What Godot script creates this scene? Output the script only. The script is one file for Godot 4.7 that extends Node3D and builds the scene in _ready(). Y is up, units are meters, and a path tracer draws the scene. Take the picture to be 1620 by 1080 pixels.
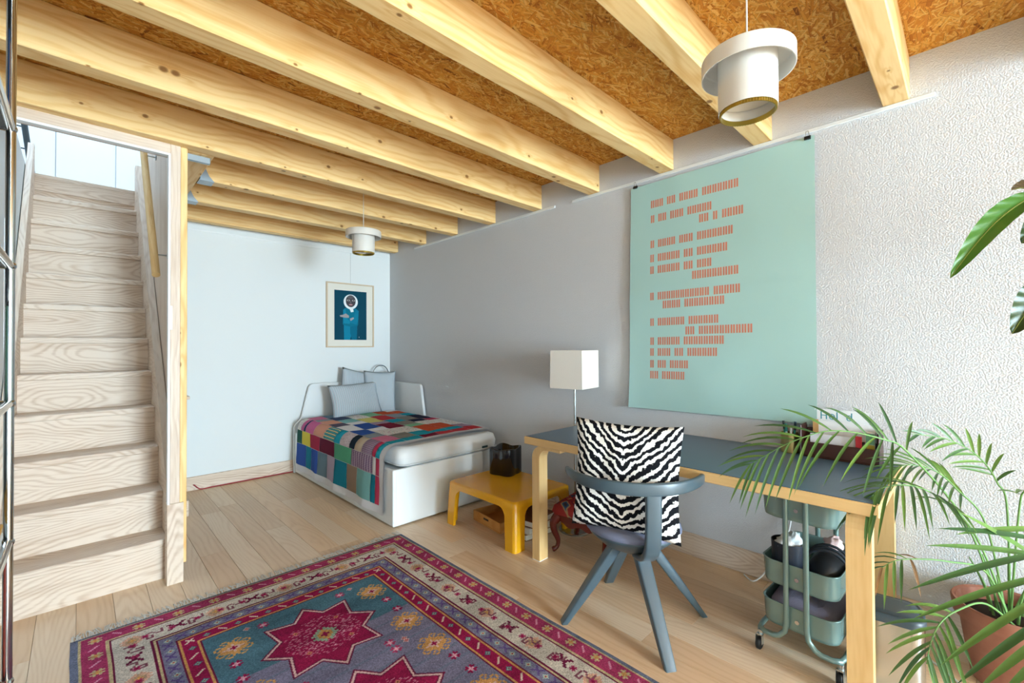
extends Node3D

# ---------------------------------------------------------------- helpers
const F := 704.24
const YAW := 0.7726
const PITCH := 0.0105
const ROLL := -0.0045
const EYE := Vector3(0, 1.3, 0)
const WX := 2.735      # face of the right wall
const ZB := -4.95      # face of the back wall
const BB := 2.427      # underside of the beams
const CT := 2.623      # underside of the ceiling boards

var used := {}
var rng := RandomNumberGenerator.new()
var nz := FastNoiseLite.new()
var pine: Array = []
var ash: Array = []
var oak: Array = []
var osb: StandardMaterial3D

# a pixel of the photograph (1620 x 1080) at distance d along the lens axis, as a point in the room
func pt(px: float, py: float, d: float) -> Vector3:
	var x := (px - 810.0) / F
	var y := (py - 540.0) / F
	var q := Vector2(x, y).rotated(-ROLL)
	var b := Basis.from_euler(Vector3(PITCH, -YAW, 0))
	return EYE + b * Vector3(q.x * d, -q.y * d, -d)

func numbered(called: String) -> String:
	if not used.has(called):
		used[called] = 0
		return called
	used[called] += 1
	return "%s_%03d" % [called, used[called]]

func tag(o: Node3D, label := "", category := "", group := "", kind := "") -> Node3D:
	if label: o.set_meta("label", label)
	if category: o.set_meta("category", category)
	if group: o.set_meta("group", group)
	if kind: o.set_meta("kind", kind)
	return o

func thing(called: String, label: String, category: String, at := Vector3.ZERO, turn := 0.0, group := "") -> Node3D:
	var o := Node3D.new()
	o.name = numbered(called)
	add_child(o)
	o.position = at
	o.rotation.y = turn
	return tag(o, label, category, group)

func struct(called: String) -> Node3D:
	var o := Node3D.new()
	o.name = numbered(called)
	add_child(o)
	return tag(o, "", "", "", "structure")

func ms() -> SurfaceTool:
	var st := SurfaceTool.new()
	st.begin(Mesh.PRIMITIVE_TRIANGLES)
	return st

func part(st, called: String, m: Material, parent: Node3D, label := "", at := Vector3.ZERO) -> MeshInstance3D:
	var o := MeshInstance3D.new()
	if st is SurfaceTool:
		st.generate_normals()
		o.mesh = st.commit()
	else:
		o.mesh = st
	o.material_override = m
	if parent == self:
		o.name = numbered(called)
		add_child(o)
	else:
		o.name = called
		parent.add_child(o, true)
	o.position = at
	if label: o.set_meta("label", label)
	return o

func mat(c: Color, rough := 0.7, metal := 0.0, spec := 0.5) -> StandardMaterial3D:
	var m := StandardMaterial3D.new()
	m.albedo_color = c
	m.roughness = rough
	m.metallic = metal
	m.metallic_specular = spec
	return m

func hexm(h: String, rough := 0.7, metal := 0.0) -> StandardMaterial3D:
	return mat(Color(h), rough, metal)

func flat(st: SurfaceTool) -> void:
	st.set_smooth_group(-1)

func smooth(st: SurfaceTool, g := 0) -> void:
	st.set_smooth_group(g)

# corners counter-clockwise as seen from outside
func quad(st: SurfaceTool, a: Vector3, b: Vector3, c: Vector3, d: Vector3, ua := Vector2(0, 1), ub := Vector2(1, 1), uc := Vector2(1, 0), ud := Vector2(0, 0)) -> void:
	for k in [[a, ua], [c, uc], [b, ub], [a, ua], [d, ud], [c, uc]]:
		st.set_uv(k[1])
		st.add_vertex(k[0])

func tri(st: SurfaceTool, a: Vector3, b: Vector3, c: Vector3, ua := Vector2.ZERO, ub := Vector2.ZERO, uc := Vector2.ZERO) -> void:
	for k in [[a, ua], [c, uc], [b, ub]]:
		st.set_uv(k[1])
		st.add_vertex(k[0])

# box with chamfered edges; grain runs along axis; uv in metres / us
func bx(st: SurfaceTool, lo: Vector3, hi: Vector3, bev := 0.0, axis := 0, us := Vector2(1, 1), uo := Vector2.ZERO, xf := Transform3D()) -> void:
	flat(st)
	var c := (lo + hi) / 2.0
	var h := (hi - lo).abs() / 2.0
	bev = minf(bev, minf(h.x, minf(h.y, h.z)) * 0.9)
	var uvf = func(p: Vector3, na: int) -> Vector2:
		var o1 := (na + 1) % 3
		var o2 := (na + 2) % 3
		var ua := axis
		var va := o1
		if na == axis:
			ua = o1
			va = o2
		elif o1 == axis:
			va = o2
		return Vector2(p[ua] / us.x, p[va] / us.y) + uo + Vector2(0.13 * na, 0.37 * na)
	for na in 3:
		var a := (na + 1) % 3
		var b := (na + 2) % 3
		for s in [-1.0, 1.0]:
			var vs := []
			for k in [[-1, -1], [1, -1], [1, 1], [-1, 1]]:
				var p := Vector3()
				p[na] = s * h[na]
				p[a] = k[0] * (h[a] - bev)
				p[b] = k[1] * (h[b] - bev)
				vs.append(p)
			if s < 0: vs.reverse()
			var u := []
			for p in vs: u.append(uvf.call(p, na))
			quad(st, xf * (c + vs[0]), xf * (c + vs[1]), xf * (c + vs[2]), xf * (c + vs[3]), u[0], u[1], u[2], u[3])
	if bev <= 0.0: return
	for na in 3:            # edges along na
		var a := (na + 1) % 3
		var b := (na + 2) % 3
		for sa in [-1.0, 1.0]:
			for sb in [-1.0, 1.0]:
				var e := []
				for k in [[-1, 0], [1, 0], [1, 1], [-1, 1]]:
					var p := Vector3()
					p[na] = k[0] * (h[na] - bev)
					p[a] = sa * (h[a] - (bev if k[1] == 1 else 0.0))
					p[b] = sb * (h[b] - (0.0 if k[1] == 1 else bev))
					e.append(p)
				if sa * sb < 0: e.reverse()
				var u := []
				for p in e: u.append(uvf.call(p, a))
				quad(st, xf * (c + e[0]), xf * (c + e[1]), xf * (c + e[2]), xf * (c + e[3]), u[0], u[1], u[2], u[3])
	for sx in [-1.0, 1.0]:
		for sy in [-1.0, 1.0]:
			for sz in [-1.0, 1.0]:
				var s := Vector3(sx, sy, sz)
				var p1 := c + s * Vector3(h.x, h.y - bev, h.z - bev)
				var p2 := c + s * Vector3(h.x - bev, h.y, h.z - bev)
				var p3 := c + s * Vector3(h.x - bev, h.y - bev, h.z)
				if sx * sy * sz > 0: tri(st, xf * p1, xf * p2, xf * p3)
				else: tri(st, xf * p3, xf * p2, xf * p1)

func box(called: String, lo: Vector3, hi: Vector3, m: Material, parent: Node3D, bev := 0.003, axis := 0, us := Vector2(1, 1), uo := Vector2.ZERO) -> MeshInstance3D:
	var st := ms()
	bx(st, lo, hi, bev, axis, us, uo)
	return part(st, called, m, parent)

# rings of equal point count joined into a skin
func loft(st: SurfaceTool, rings: Array, closed := true, cap_a := true, cap_b := true) -> void:
	smooth(st)
	var n: int = rings[0].size()
	var m := n if closed else n - 1
	for i in rings.size() - 1:
		for j in m:
			var k := (j + 1) % n
			var v0 := float(i) / (rings.size() - 1)
			var v1 := float(i + 1) / (rings.size() - 1)
			var u0 := float(j) / m
			var u1 := float(j + 1) / m
			quad(st, rings[i][j], rings[i][k], rings[i + 1][k], rings[i + 1][j], Vector2(u0, v0), Vector2(u1, v0), Vector2(u1, v1), Vector2(u0, v1))
	flat(st)
	if cap_a: fan(st, rings[0], true)
	if cap_b: fan(st, rings[-1], false)

func fan(st: SurfaceTool, ring, rev: bool) -> void:
	var c := Vector3()
	for p in ring: c += p
	c /= ring.size()
	for j in ring.size():
		var a: Vector3 = ring[j]
		var b: Vector3 = ring[(j + 1) % ring.size()]
		if rev: tri(st, c, b, a)
		else: tri(st, c, a, b)

# r: number or array of radii; flat_y squeezes the section
func tube(st: SurfaceTool, pts: Array, r, sides := 10, cap := true) -> void:
	var rings := []
	var up := Vector3.UP
	var t0: Vector3 = (pts[1] - pts[0]).normalized()
	if absf(t0.dot(up)) > 0.9: up = Vector3.RIGHT
	var nrm := (up - t0 * up.dot(t0)).normalized()
	for i in pts.size():
		var t: Vector3
		if i == 0: t = pts[1] - pts[0]
		elif i == pts.size() - 1: t = pts[i] - pts[i - 1]
		else: t = (pts[i + 1] - pts[i]).normalized() + (pts[i] - pts[i - 1]).normalized()
		t = t.normalized()
		nrm = (nrm - t * nrm.dot(t)).normalized()
		var bi := t.cross(nrm)
		var rr: float = r[i] if r is Array else r
		var ring := PackedVector3Array()
		for k in sides:
			var a := TAU * k / sides
			ring.append(pts[i] + (nrm * cos(a) + bi * sin(a)) * rr)
		rings.append(ring)
	loft(st, rings, true, cap, cap)

# rectangular or profiled section swept along points; sec in (side, up) metres
func sweep(st: SurfaceTool, pts: Array, sec: Array, up := Vector3.UP, hard := true) -> void:
	var rings := []
	for i in pts.size():
		var t: Vector3 = pts[mini(i + 1, pts.size() - 1)] - pts[maxi(i - 1, 0)]
		t = t.normalized()
		var side := t.cross(up).normalized()
		var u2 := side.cross(t).normalized()
		var ring := PackedVector3Array()
		for s in sec: ring.append(pts[i] + side * s.x + u2 * s.y)
		rings.append(ring)
	if not hard:
		loft(st, rings)
		return
	var n: int = sec.size()
	for j in n:
		smooth(st, j + 1)
		var k := (j + 1) % n
		for i in rings.size() - 1:
			var v0 := float(i) / (rings.size() - 1)
			var v1 := float(i + 1) / (rings.size() - 1)
			quad(st, rings[i][j], rings[i][k], rings[i + 1][k], rings[i + 1][j], Vector2(v0, 0), Vector2(v0, 0.2), Vector2(v1, 0.2), Vector2(v1, 0))
	flat(st)
	fan(st, rings[0], true)
	fan(st, rings[-1], false)

func lathe(st: SurfaceTool, prof: Array, at := Vector3.ZERO, segs := 32, groups := true) -> void:
	for i in prof.size() - 1:
		smooth(st, i + 1 if groups else 0)
		for j in segs:
			var a0 := TAU * j / segs
			var a1 := TAU * (j + 1) / segs
			var p: Vector2 = prof[i]
			var q: Vector2 = prof[i + 1]
			var f = func(v: Vector2, a: float) -> Vector3: return at + Vector3(cos(a) * v.x, v.y, -sin(a) * v.x)
			if p.x < 0.00001: tri(st, f.call(p, a0), f.call(q, a1), f.call(q, a0))
			elif q.x < 0.00001: tri(st, f.call(p, a0), f.call(p, a1), f.call(q, a0))
			else: quad(st, f.call(p, a0), f.call(p, a1), f.call(q, a1), f.call(q, a0), Vector2(a0 / TAU, 0), Vector2(a1 / TAU, 0), Vector2(a1 / TAU, 1), Vector2(a0 / TAU, 1))

# polygon (counter-clockwise in x, y) extruded along +z by depth, with a small chamfer
func extr(st: SurfaceTool, poly: PackedVector2Array, depth: float, xf := Transform3D(), bev := 0.0, us := Vector2(1, 1), swap := false) -> void:
	flat(st)
	if Geometry2D.is_polygon_clockwise(poly):
		poly = poly.duplicate()
		poly.reverse()
	var inner := poly
	if bev > 0.0:
		var off := Geometry2D.offset_polygon(poly, -bev, Geometry2D.JOIN_MITER)
		if off.size() == 1 and off[0].size() == poly.size():
			inner = off[0]
			if Geometry2D.is_polygon_clockwise(inner): inner.reverse()
			var best := 0
			for k in inner.size():
				if inner[k].distance_to(poly[0]) < inner[best].distance_to(poly[0]): best = k
			var r := PackedVector2Array()
			for k in inner.size(): r.append(inner[(k + best) % inner.size()])
			inner = r
		else: bev = 0.0
	var idx := Geometry2D.triangulate_polygon(inner)
	var uvf = func(p: Vector2) -> Vector2: return Vector2(p.y / us.x, p.x / us.y) if swap else Vector2(p.x / us.x, p.y / us.y)
	for i in range(0, idx.size(), 3):
		var a := inner[idx[i]]
		var b := inner[idx[i + 1]]
		var c := inner[idx[i + 2]]
		if (b - a).cross(c - a) < 0:
			var t := b
			b = c
			c = t
		tri(st, xf * Vector3(a.x, a.y, depth), xf * Vector3(b.x, b.y, depth), xf * Vector3(c.x, c.y, depth), uvf.call(a), uvf.call(b), uvf.call(c))
		tri(st, xf * Vector3(c.x, c.y, 0), xf * Vector3(b.x, b.y, 0), xf * Vector3(a.x, a.y, 0), uvf.call(c), uvf.call(b), uvf.call(a))
	var levels := [[inner, 0.0], [poly, bev], [poly, depth - bev], [inner, depth]] if bev > 0.0 else [[poly, 0.0], [poly, depth]]
	var run := 0.0
	for i in poly.size():
		var j := (i + 1) % poly.size()
		var l := poly[i].distance_to(poly[j])
		for k in levels.size() - 1:
			var A: PackedVector2Array = levels[k][0]
			var B: PackedVector2Array = levels[k + 1][0]
			quad(st, xf * Vector3(A[i].x, A[i].y, levels[k][1]), xf * Vector3(A[j].x, A[j].y, levels[k][1]), xf * Vector3(B[j].x, B[j].y, levels[k + 1][1]), xf * Vector3(B[i].x, B[i].y, levels[k + 1][1]),
				Vector2(run / us.x, levels[k][1] / us.y), Vector2((run + l) / us.x, levels[k][1] / us.y), Vector2((run + l) / us.x, levels[k + 1][1] / us.y), Vector2(run / us.x, levels[k + 1][1] / us.y))
		run += l

func grid(st: SurfaceTool, f: Callable, nu: int, nv: int, u0 := 0.0, u1 := 1.0, v0 := 0.0, v1 := 1.0, flip := false) -> void:
	smooth(st)
	for i in nu:
		for j in nv:
			var a := Vector2(lerpf(u0, u1, float(i) / nu), lerpf(v0, v1, float(j) / nv))
			var b := Vector2(lerpf(u0, u1, float(i + 1) / nu), lerpf(v0, v1, float(j + 1) / nv))
			var p := [f.call(a.x, a.y), f.call(b.x, a.y), f.call(b.x, b.y), f.call(a.x, b.y)]
			var t := [a, Vector2(b.x, a.y), b, Vector2(a.x, b.y)]
			if flip: quad(st, p[3], p[2], p[1], p[0], t[3], t[2], t[1], t[0])
			else: quad(st, p[0], p[1], p[2], p[3], t[0], t[1], t[2], t[3])

func rrect(w: float, h: float, r: float, seg := 4) -> PackedVector2Array:
	var p := PackedVector2Array()
	for k in [[1, -1, -PI / 2], [1, 1, 0.0], [-1, 1, PI / 2], [-1, -1, PI]]:
		for i in seg + 1:
			var a: float = k[2] + PI / 2 * i / seg
			p.append(Vector2(k[0] * (w / 2 - r) + cos(a) * r, k[1] * (h / 2 - r) + sin(a) * r))
	return p

func curve(pts: Array, n: int) -> Array:
	var out := []
	var m := pts.size() - 1
	for i in n + 1:
		var t := float(i) / n * m
		var k := mini(int(t), m - 1)
		var p0: Vector3 = pts[maxi(k - 1, 0)]
		var p3: Vector3 = pts[mini(k + 2, m)]
		out.append(pts[k].cubic_interpolate(pts[k + 1], p0, p3, t - k))
	return out

# ---------------------------------------------------------------- textures
func noise_bytes(w: int, h: int, seed_: int, freq: float, sx := 1.0, sy := 1.0, oct := 3) -> PackedByteArray:
	var n := FastNoiseLite.new()
	n.seed = seed_
	n.frequency = freq
	n.fractal_octaves = oct
	n.noise_type = FastNoiseLite.TYPE_SIMPLEX_SMOOTH
	var im := n.get_image(maxi(8, int(w * sx)), maxi(8, int(h * sy)), false, false, false)
	im.resize(w, h, Image.INTERPOLATE_CUBIC)
	im.convert(Image.FORMAT_L8)
	return im.get_data()

func tex(w: int, h: int, b: PackedByteArray) -> ImageTexture:
	return ImageTexture.create_from_image(Image.create_from_data(w, h, false, Image.FORMAT_RGB8, b))

# sawn timber: grain along u. cathedral > 0 gives flat-sawn arches, knots their number
func wood_tex(w: int, h: int, seed_: int, light: Color, dark: Color, rings: float, cathedral: float, knots: int, contrast: float, knot_col := Color("6b3d16")) -> ImageTexture:
	rng.seed = seed_
	var warp := noise_bytes(w, h, seed_, 0.012, 0.35, 1.0, 2)
	var tone := noise_bytes(w, h, seed_ + 7, 0.02, 0.12, 1.0, 2)
	var fibre := noise_bytes(w, h, seed_ + 13, 0.25, 0.06, 1.0, 2)
	var ks := []
	for k in knots:
		ks.append([rng.randf() * w, rng.randf_range(0.1, 0.9) * h, rng.randf_range(2.2, 6.0) * h / 160.0])
	var out := PackedByteArray()
	out.resize(w * h * 3)
	var yc := h * rng.randf_range(0.35, 0.65)
	for y in h:
		var near := []
		for x in w:
			var i := y * w + x
			var wp := (warp[i] - 128) / 128.0
			var dy := (y - yc) / float(h)
			var g := dy * rings * (1.0 - cathedral) + cathedral * rings * (pow(absf(dy) + 0.02, 1.6) * 2.2 - x / float(w) * 0.9) + wp * rings * 0.16
			var kd := 0.0
			var glow := 0.0
			for k in ks:
				var ddx: float = absf(x - k[0])
				ddx = minf(ddx, w - ddx)
				if ddx > k[2] * 9.0: continue
				var ddy: float = y - k[1]
				var q: float = (ddx * ddx * 0.12 + ddy * ddy) / (k[2] * k[2])
				g += 1.6 * exp(-q * 0.35) * (1.0 if ddy > 0 else -1.0) * minf(absf(ddy) / k[2], 1.0)
				var q2: float = (ddx * ddx * 0.7 + ddy * ddy) / (k[2] * k[2])
				if q2 < 1.6: kd = maxf(kd, clampf(1.35 - q2, 0.0, 1.0))
				glow = maxf(glow, exp(-q2 * 0.22))
			var s := sin(g * TAU) * 0.5 + 0.5
			var v := s * s * contrast + (tone[i] - 128) / 128.0 * 0.30 + (fibre[i] - 128) / 128.0 * 0.25
			v = clampf(v + glow * 0.22, 0.0, 1.0)
			var c := light.lerp(dark, v).lerp(knot_col, kd * 0.75)
			out[i * 3] = int(c.r * 255)
			out[i * 3 + 1] = int(c.g * 255)
			out[i * 3 + 2] = int(c.b * 255)
	# mirrored in both directions so that repeats meet without a seam
	var im := Image.create_from_data(w, h, false, Image.FORMAT_RGB8, out)
	var big := Image.create(w * 2, h * 2, false, Image.FORMAT_RGB8)
	big.blit_rect(im, Rect2i(0, 0, w, h), Vector2i(0, 0))
	im.flip_x()
	big.blit_rect(im, Rect2i(0, 0, w, h), Vector2i(w, 0))
	im.flip_y()
	big.blit_rect(im, Rect2i(0, 0, w, h), Vector2i(w, h))
	im.flip_x()
	big.blit_rect(im, Rect2i(0, 0, w, h), Vector2i(0, h))
	return ImageTexture.create_from_image(big)

func osb_tex(n: int) -> ImageTexture:
	rng.seed = 77
	var out := PackedByteArray()
	out.resize(n * n * 3)
	for i in n * n:
		out[i * 3] = 196
		out[i * 3 + 1] = 130
		out[i * 3 + 2] = 52
	var cols := [Color("dca553"), Color("d2953f"), Color("e6b568"), Color("c88432"), Color("e2b566"), Color("c8853a"), Color("da9c45"), Color("b06c28"), Color("e2ab58"), Color("d69842")]
	for k in 9000:
		var l := rng.randf_range(14, 64)
		var wd := rng.randf_range(2, 9)
		var a := rng.randfn(0.0, 0.55) if rng.randf() < 0.8 else rng.randf() * PI
		var c: Color = cols[rng.randi() % cols.size()]
		if rng.randf() < 0.015: c = Color("8a5220")
		var cx := rng.randf() * n
		var cy := rng.randf() * n
		var ca := cos(a)
		var sa := sin(a)
		var taper := rng.randf_range(-0.4, 0.4)
		for t in int(l):
			var ww := wd * (1.0 + taper * (t / l - 0.5))
			for s in int(ww) + 1:
				var px := posmod(int(cx + ca * t - sa * s), n)
				var py := posmod(int(cy + sa * t + ca * s), n)
				var i := (py * n + px) * 3
				var e := 0.8 if s == 0 else 1.0 + 0.04 * ((s * 7 + k) % 3 - 1)
				out[i] = int(minf(c.r * e, 1.0) * 255)
				out[i + 1] = int(minf(c.g * e, 1.0) * 255)
				out[i + 2] = int(minf(c.b * e, 1.0) * 255)
	return tex(n, n, out)

func noise_tex(freq: float, size := 512, seed_ := 1, ramp: Gradient = null, normal := false, strength := 4.0) -> NoiseTexture2D:
	var t := NoiseTexture2D.new()
	var n := FastNoiseLite.new()
	n.seed = seed_
	n.frequency = freq
	n.fractal_octaves = 4
	t.noise = n
	t.width = size
	t.height = size
	t.seamless = true
	t.as_normal_map = normal
	t.bump_strength = strength
	if ramp: t.color_ramp = ramp
	return t

func ramp(a: Color, b: Color) -> Gradient:
	var g := Gradient.new()
	g.set_color(0, a)
	g.set_color(1, b)
	return g

func wood_mat(t: Texture2D, tint := Color.WHITE, rough := 0.55) -> StandardMaterial3D:
	var m := mat(tint, rough, 0.0, 0.4)
	m.albedo_texture = t
	m.uv1_scale = Vector3(0.5, 0.5, 1)
	return m

func cloth(c: Color, rough := 0.95, freq := 0.35) -> StandardMaterial3D:
	var m := mat(c, rough, 0.0, 0.2)
	m.normal_enabled = true
	m.normal_texture = weave
	m.normal_scale = 0.5
	m.uv1_triplanar = true
	m.uv1_world_triplanar = true
	m.uv1_scale = Vector3(4, 4, 4)
	return m
var weave: NoiseTexture2D

# tiny canvas for flat prints and woven patterns
class Canvas:
	var w: int
	var h: int
	var im: Image
	func _init(w_: int, h_: int, c: Color) -> void:
		w = w_
		h = h_
		im = Image.create(w, h, false, Image.FORMAT_RGB8)
		im.fill(c)
	func rect(x: float, y: float, a: float, b: float, c: Color) -> void:
		im.fill_rect(Rect2i(int(x), int(y), maxi(1, int(a)), maxi(1, int(b))), c)
	func dot(x: int, y: int, c: Color) -> void:
		if x >= 0 and y >= 0 and x < w and y < h: im.set_pixel(x, y, c)
	func poly(p: Array, c: Color) -> void:
		var pp := PackedVector2Array(p)
		var lo := pp[0]
		var hi := pp[0]
		for q in pp:
			lo = lo.min(q)
			hi = hi.max(q)
		for y in range(int(lo.y), int(hi.y) + 1):
			for x in range(int(lo.x), int(hi.x) + 1):
				if Geometry2D.is_point_in_polygon(Vector2(x + 0.5, y + 0.5), pp): dot(x, y, c)
	func ell(cx: float, cy: float, rx: float, ry: float, c: Color) -> void:
		for y in range(int(cy - ry), int(cy + ry) + 1):
			for x in range(int(cx - rx), int(cx + rx) + 1):
				if pow((x - cx) / rx, 2) + pow((y - cy) / ry, 2) <= 1.0: dot(x, y, c)
	func stamp(rows: Array, cx: int, cy: int, cols: Dictionary, s := 1, turn := 0) -> void:
		var n: int = rows.size()
		for j in n:
			for i in rows[j].length():
				var ch: String = rows[j][i]
				if not cols.has(ch): continue
				var a: int = i - rows[j].length() / 2
				var b: int = j - n / 2
				for q in turn:
					var t := a
					a = -b
					b = t
				for y in s:
					for x in s: dot(cx + a * s + x, cy + b * s + y, cols[ch])
	func done() -> ImageTexture:
		return ImageTexture.create_from_image(im)

# ---------------------------------------------------------------- scene
func _ready() -> void:
	nz.seed = 5
	nz.frequency = 1.0
	light_and_camera()
	materials()
	room()
	stairs()
	bed()
	desk()
	chair()
	yellow_table()
	small_furniture()
	trolley()
	desk_things()
	lamps()
	pictures()
	bookcase()
	rug()
	plants()

func light_and_camera() -> void:
	var cam := Camera3D.new()
	cam.name = "camera"
	cam.position = EYE
	cam.rotation = Vector3(PITCH, -YAW, ROLL)
	cam.fov = rad_to_deg(2.0 * atan(540.0 / F))
	cam.near = 0.02
	add_child(cam)
	var env := Environment.new()
	env.background_mode = Environment.BG_SKY
	var sky := Sky.new()
	var sm := ProceduralSkyMaterial.new()
	sm.sky_top_color = Color(0.76, 0.88, 1.0)
	sm.sky_horizon_color = Color(0.86, 0.94, 1.0)
	sm.ground_bottom_color = Color(0.55, 0.56, 0.55)
	sm.ground_horizon_color = Color(0.72, 0.76, 0.78)
	sm.sky_energy_multiplier = 2.0
	sm.ground_energy_multiplier = 1.5
	sky.sky_material = sm
	env.sky = sky
	env.tonemap_mode = Environment.TONE_MAPPER_LINEAR
	env.tonemap_exposure = 1.88
	env.sdfgi_enabled = true
	env.ssao_enabled = true
	env.ssil_enabled = true
	var we := WorldEnvironment.new()
	we.name = "world_environment"
	we.environment = env
	add_child(we)
	# daylight entering by the tall window behind the camera
	var a := AreaLight3D.new()
	a.name = "window_daylight"
	a.area_size = Vector2(1.3, 2.1)
	a.light_color = Color(0.82, 0.93, 1.0)
	a.light_energy = 40.0
	a.light_size = 1.0
	a.shadow_enabled = true
	a.position = Vector3(1.25, 1.27, 5.46)
	add_child(a)
	# daylight falling through the skylight of the upper storey
	var b := AreaLight3D.new()
	b.name = "skylight_daylight"
	b.area_size = Vector2(1.8, 1.2)
	b.light_color = Color(0.82, 0.93, 1.0)
	b.light_energy = 0.9
	b.shadow_enabled = true
	b.position = Vector3(0.1, 4.87, -5.2)
	b.rotation.x = -PI / 2
	add_child(b)

func materials() -> void:
	weave = noise_tex(0.35, 256, 3, null, true, 6.0)
	var kn := Color("7a4a1e")
	for k in 3:
		pine.append(wood_mat(wood_tex(700, 130, 11 + k * 5, Color("f7d294"), Color("dea45a"), 7.0, 0.25, 9, 0.45, kn)))
	for k in 3:
		ash.append(wood_mat(wood_tex(520, 130, 41 + k * 5, Color("e3d0bd"), Color("b99a80"), 11.0, 0.8 if k < 2 else 0.1, 0, [0.5, 0.42, 0.22][k]), Color.WHITE, 0.5))
	for k in 4:
		oak.append(wood_mat(wood_tex(420, 80, 71 + k * 5, Color("edd3b5"), Color("dbba96"), 7.0, 0.75 if k % 2 == 0 else 0.1, 0, 0.45), [Color("ffffff"), Color("f6efe6"), Color("fff6ea"), Color("f3e8dc")][k], 0.38))
	osb = mat(Color.WHITE, 0.75, 0.0, 0.3)
	osb.albedo_texture = osb_tex(1024)
	osb.uv1_triplanar = true
	osb.uv1_world_triplanar = true
	osb.uv1_scale = Vector3(0.68, 0.68, 0.68)

func room() -> void:
	var plaster := mat(Color("d4d4d6"), 0.9, 0.0, 0.2)
	plaster.heightmap_enabled = true
	plaster.heightmap_texture = noise_tex(0.05, 512, 9)
	plaster.heightmap_scale = 0.22
	plaster.uv1_triplanar = true
	plaster.uv1_world_triplanar = true
	plaster.uv1_scale = Vector3(4.3, 4.3, 4.3)
	var paint := mat(Color("e8ebea"), 0.85, 0.0, 0.25)
	var white := mat(Color("f2f3f2"), 0.5)

	# floor of oak planks along z
	var fl := struct("floor")
	box("subfloor", Vector3(-0.7, -0.16, -5.1), Vector3(2.9, -0.014, 5.65), hexm("9c8b76"), fl, 0.0)
	rng.seed = 21
	var pw := 0.137
	var row := 0
	var x := -0.55
	while x < WX - 0.01:
		var z := 5.5
		var first := true
		while z > ZB + 0.01:
			var l := rng.randf_range(0.5, 1.9) if first else rng.randf_range(1.1, 1.9)
			first = false
			var z1 := maxf(z - l, ZB)
			if z1 - ZB < 0.25: z1 = ZB
			if z1 < -3.0 and z > -3.3 and x < 0.3: pass
			var st := ms()
			bx(st, Vector3(x + 0.0006, -0.014, z1 + 0.0006), Vector3(minf(x + pw, WX) - 0.0006, 0, z - 0.0006), 0.0009, 2, Vector2(1.3, 0.24), Vector2(rng.randf(), rng.randf()))
			part(st, "plank", oak[rng.randi() % 4], fl)
			z = z1
		x += pw
		row += 1

	# walls
	var wr := struct("wall_right")
	box("plaster", Vector3(WX, -0.16, -5.1), Vector3(2.9, 2.75, 5.65), plaster, wr, 0.0)
	var wb := struct("wall_back")
	box("plaster", Vector3(0.44, 0, -5.1), Vector3(WX, 2.75, ZB), paint, wb, 0.0)
	var wl := struct("wall_left")
	box("plaster", Vector3(-0.7, 0, -3.1), Vector3(-0.55, 2.75, 5.65), paint, wl, 0.0)
	var wf := struct("wall_front")
	box("plaster", Vector3(-0.55, 0, 5.5), Vector3(0.58, 2.75, 5.65), paint, wf, 0.0)
	box("plaster", Vector3(1.92, 0, 5.5), Vector3(WX, 2.75, 5.65), paint, wf, 0.0)
	box("plaster", Vector3(0.58, 2.4, 5.5), Vector3(1.92, 2.75, 5.65), paint, wf, 0.0)
	box("plaster", Vector3(0.58, 0, 5.5), Vector3(1.92, 0.15, 5.65), paint, wf, 0.0)
	var win := struct("window_1")
	for s in [[Vector3(0.58, 0.15, 5.54), Vector3(0.64, 2.4, 5.62)], [Vector3(1.86, 0.15, 5.54), Vector3(1.92, 2.4, 5.62)], [Vector3(0.64, 0.15, 5.54), Vector3(1.86, 0.21, 5.62)], [Vector3(0.64, 2.34, 5.54), Vector3(1.86, 2.4, 5.62)], [Vector3(1.22, 0.21, 5.55), Vector3(1.28, 2.34, 5.61)]]:
		box("window_frame", s[0], s[1], white, win)
	var glass := mat(Color(0.92, 0.97, 1.0, 0.06), 0.0)
	glass.transparency = BaseMaterial3D.TRANSPARENCY_ALPHA
	box("pane", Vector3(0.64, 0.21, 5.575), Vector3(1.22, 2.34, 5.581), glass, win, 0.0)
	box("pane", Vector3(1.28, 0.21, 5.575), Vector3(1.86, 2.34, 5.581), glass, win, 0.0)
	# low wall beside the stairs, with a wooden cap
	var ws := struct("wall_stairs")
	box("plaster", Vector3(0.44, 0, ZB), Vector3(0.60, 0.9, -4.22), paint, ws, 0.002)
	box("cap", Vector3(0.44, 0.9, ZB), Vector3(0.62, 0.925, -4.2), ash[2], ws, 0.003, 2, Vector2(1.2, 0.3))

	# skirting boards
	var b1 := struct("baseboard_right")
	box("board", Vector3(WX - 0.016, 0, -2.3), Vector3(WX, 0.137, 5.5), ash[1], b1, 0.004, 2, Vector2(1.4, 0.3))
	box("board", Vector3(WX - 0.016, 0, ZB), Vector3(WX, 0.137, -2.302), ash[0], b1, 0.004, 2, Vector2(1.4, 0.3))
	var b2 := struct("baseboard_back")
	box("board", Vector3(0.62, 0, ZB), Vector3(WX - 0.016, 0.125, ZB + 0.016), ash[0], b2, 0.004, 0, Vector2(1.1, 0.28))
	var b3 := struct("baseboard_stairs")
	box("board", Vector3(0.44, 0, -4.22), Vector3(0.616, 0.125, -4.204), ash[1], b3, 0.004, 0, Vector2(1.1, 0.28))
	box("board", Vector3(0.60, 0, ZB + 0.016), Vector3(0.616, 0.125, -4.22), ash[1], b3, 0.004, 2, Vector2(1.1, 0.28))

	# ceiling: boards on timber beams
	var ce := struct("ceiling")
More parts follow.
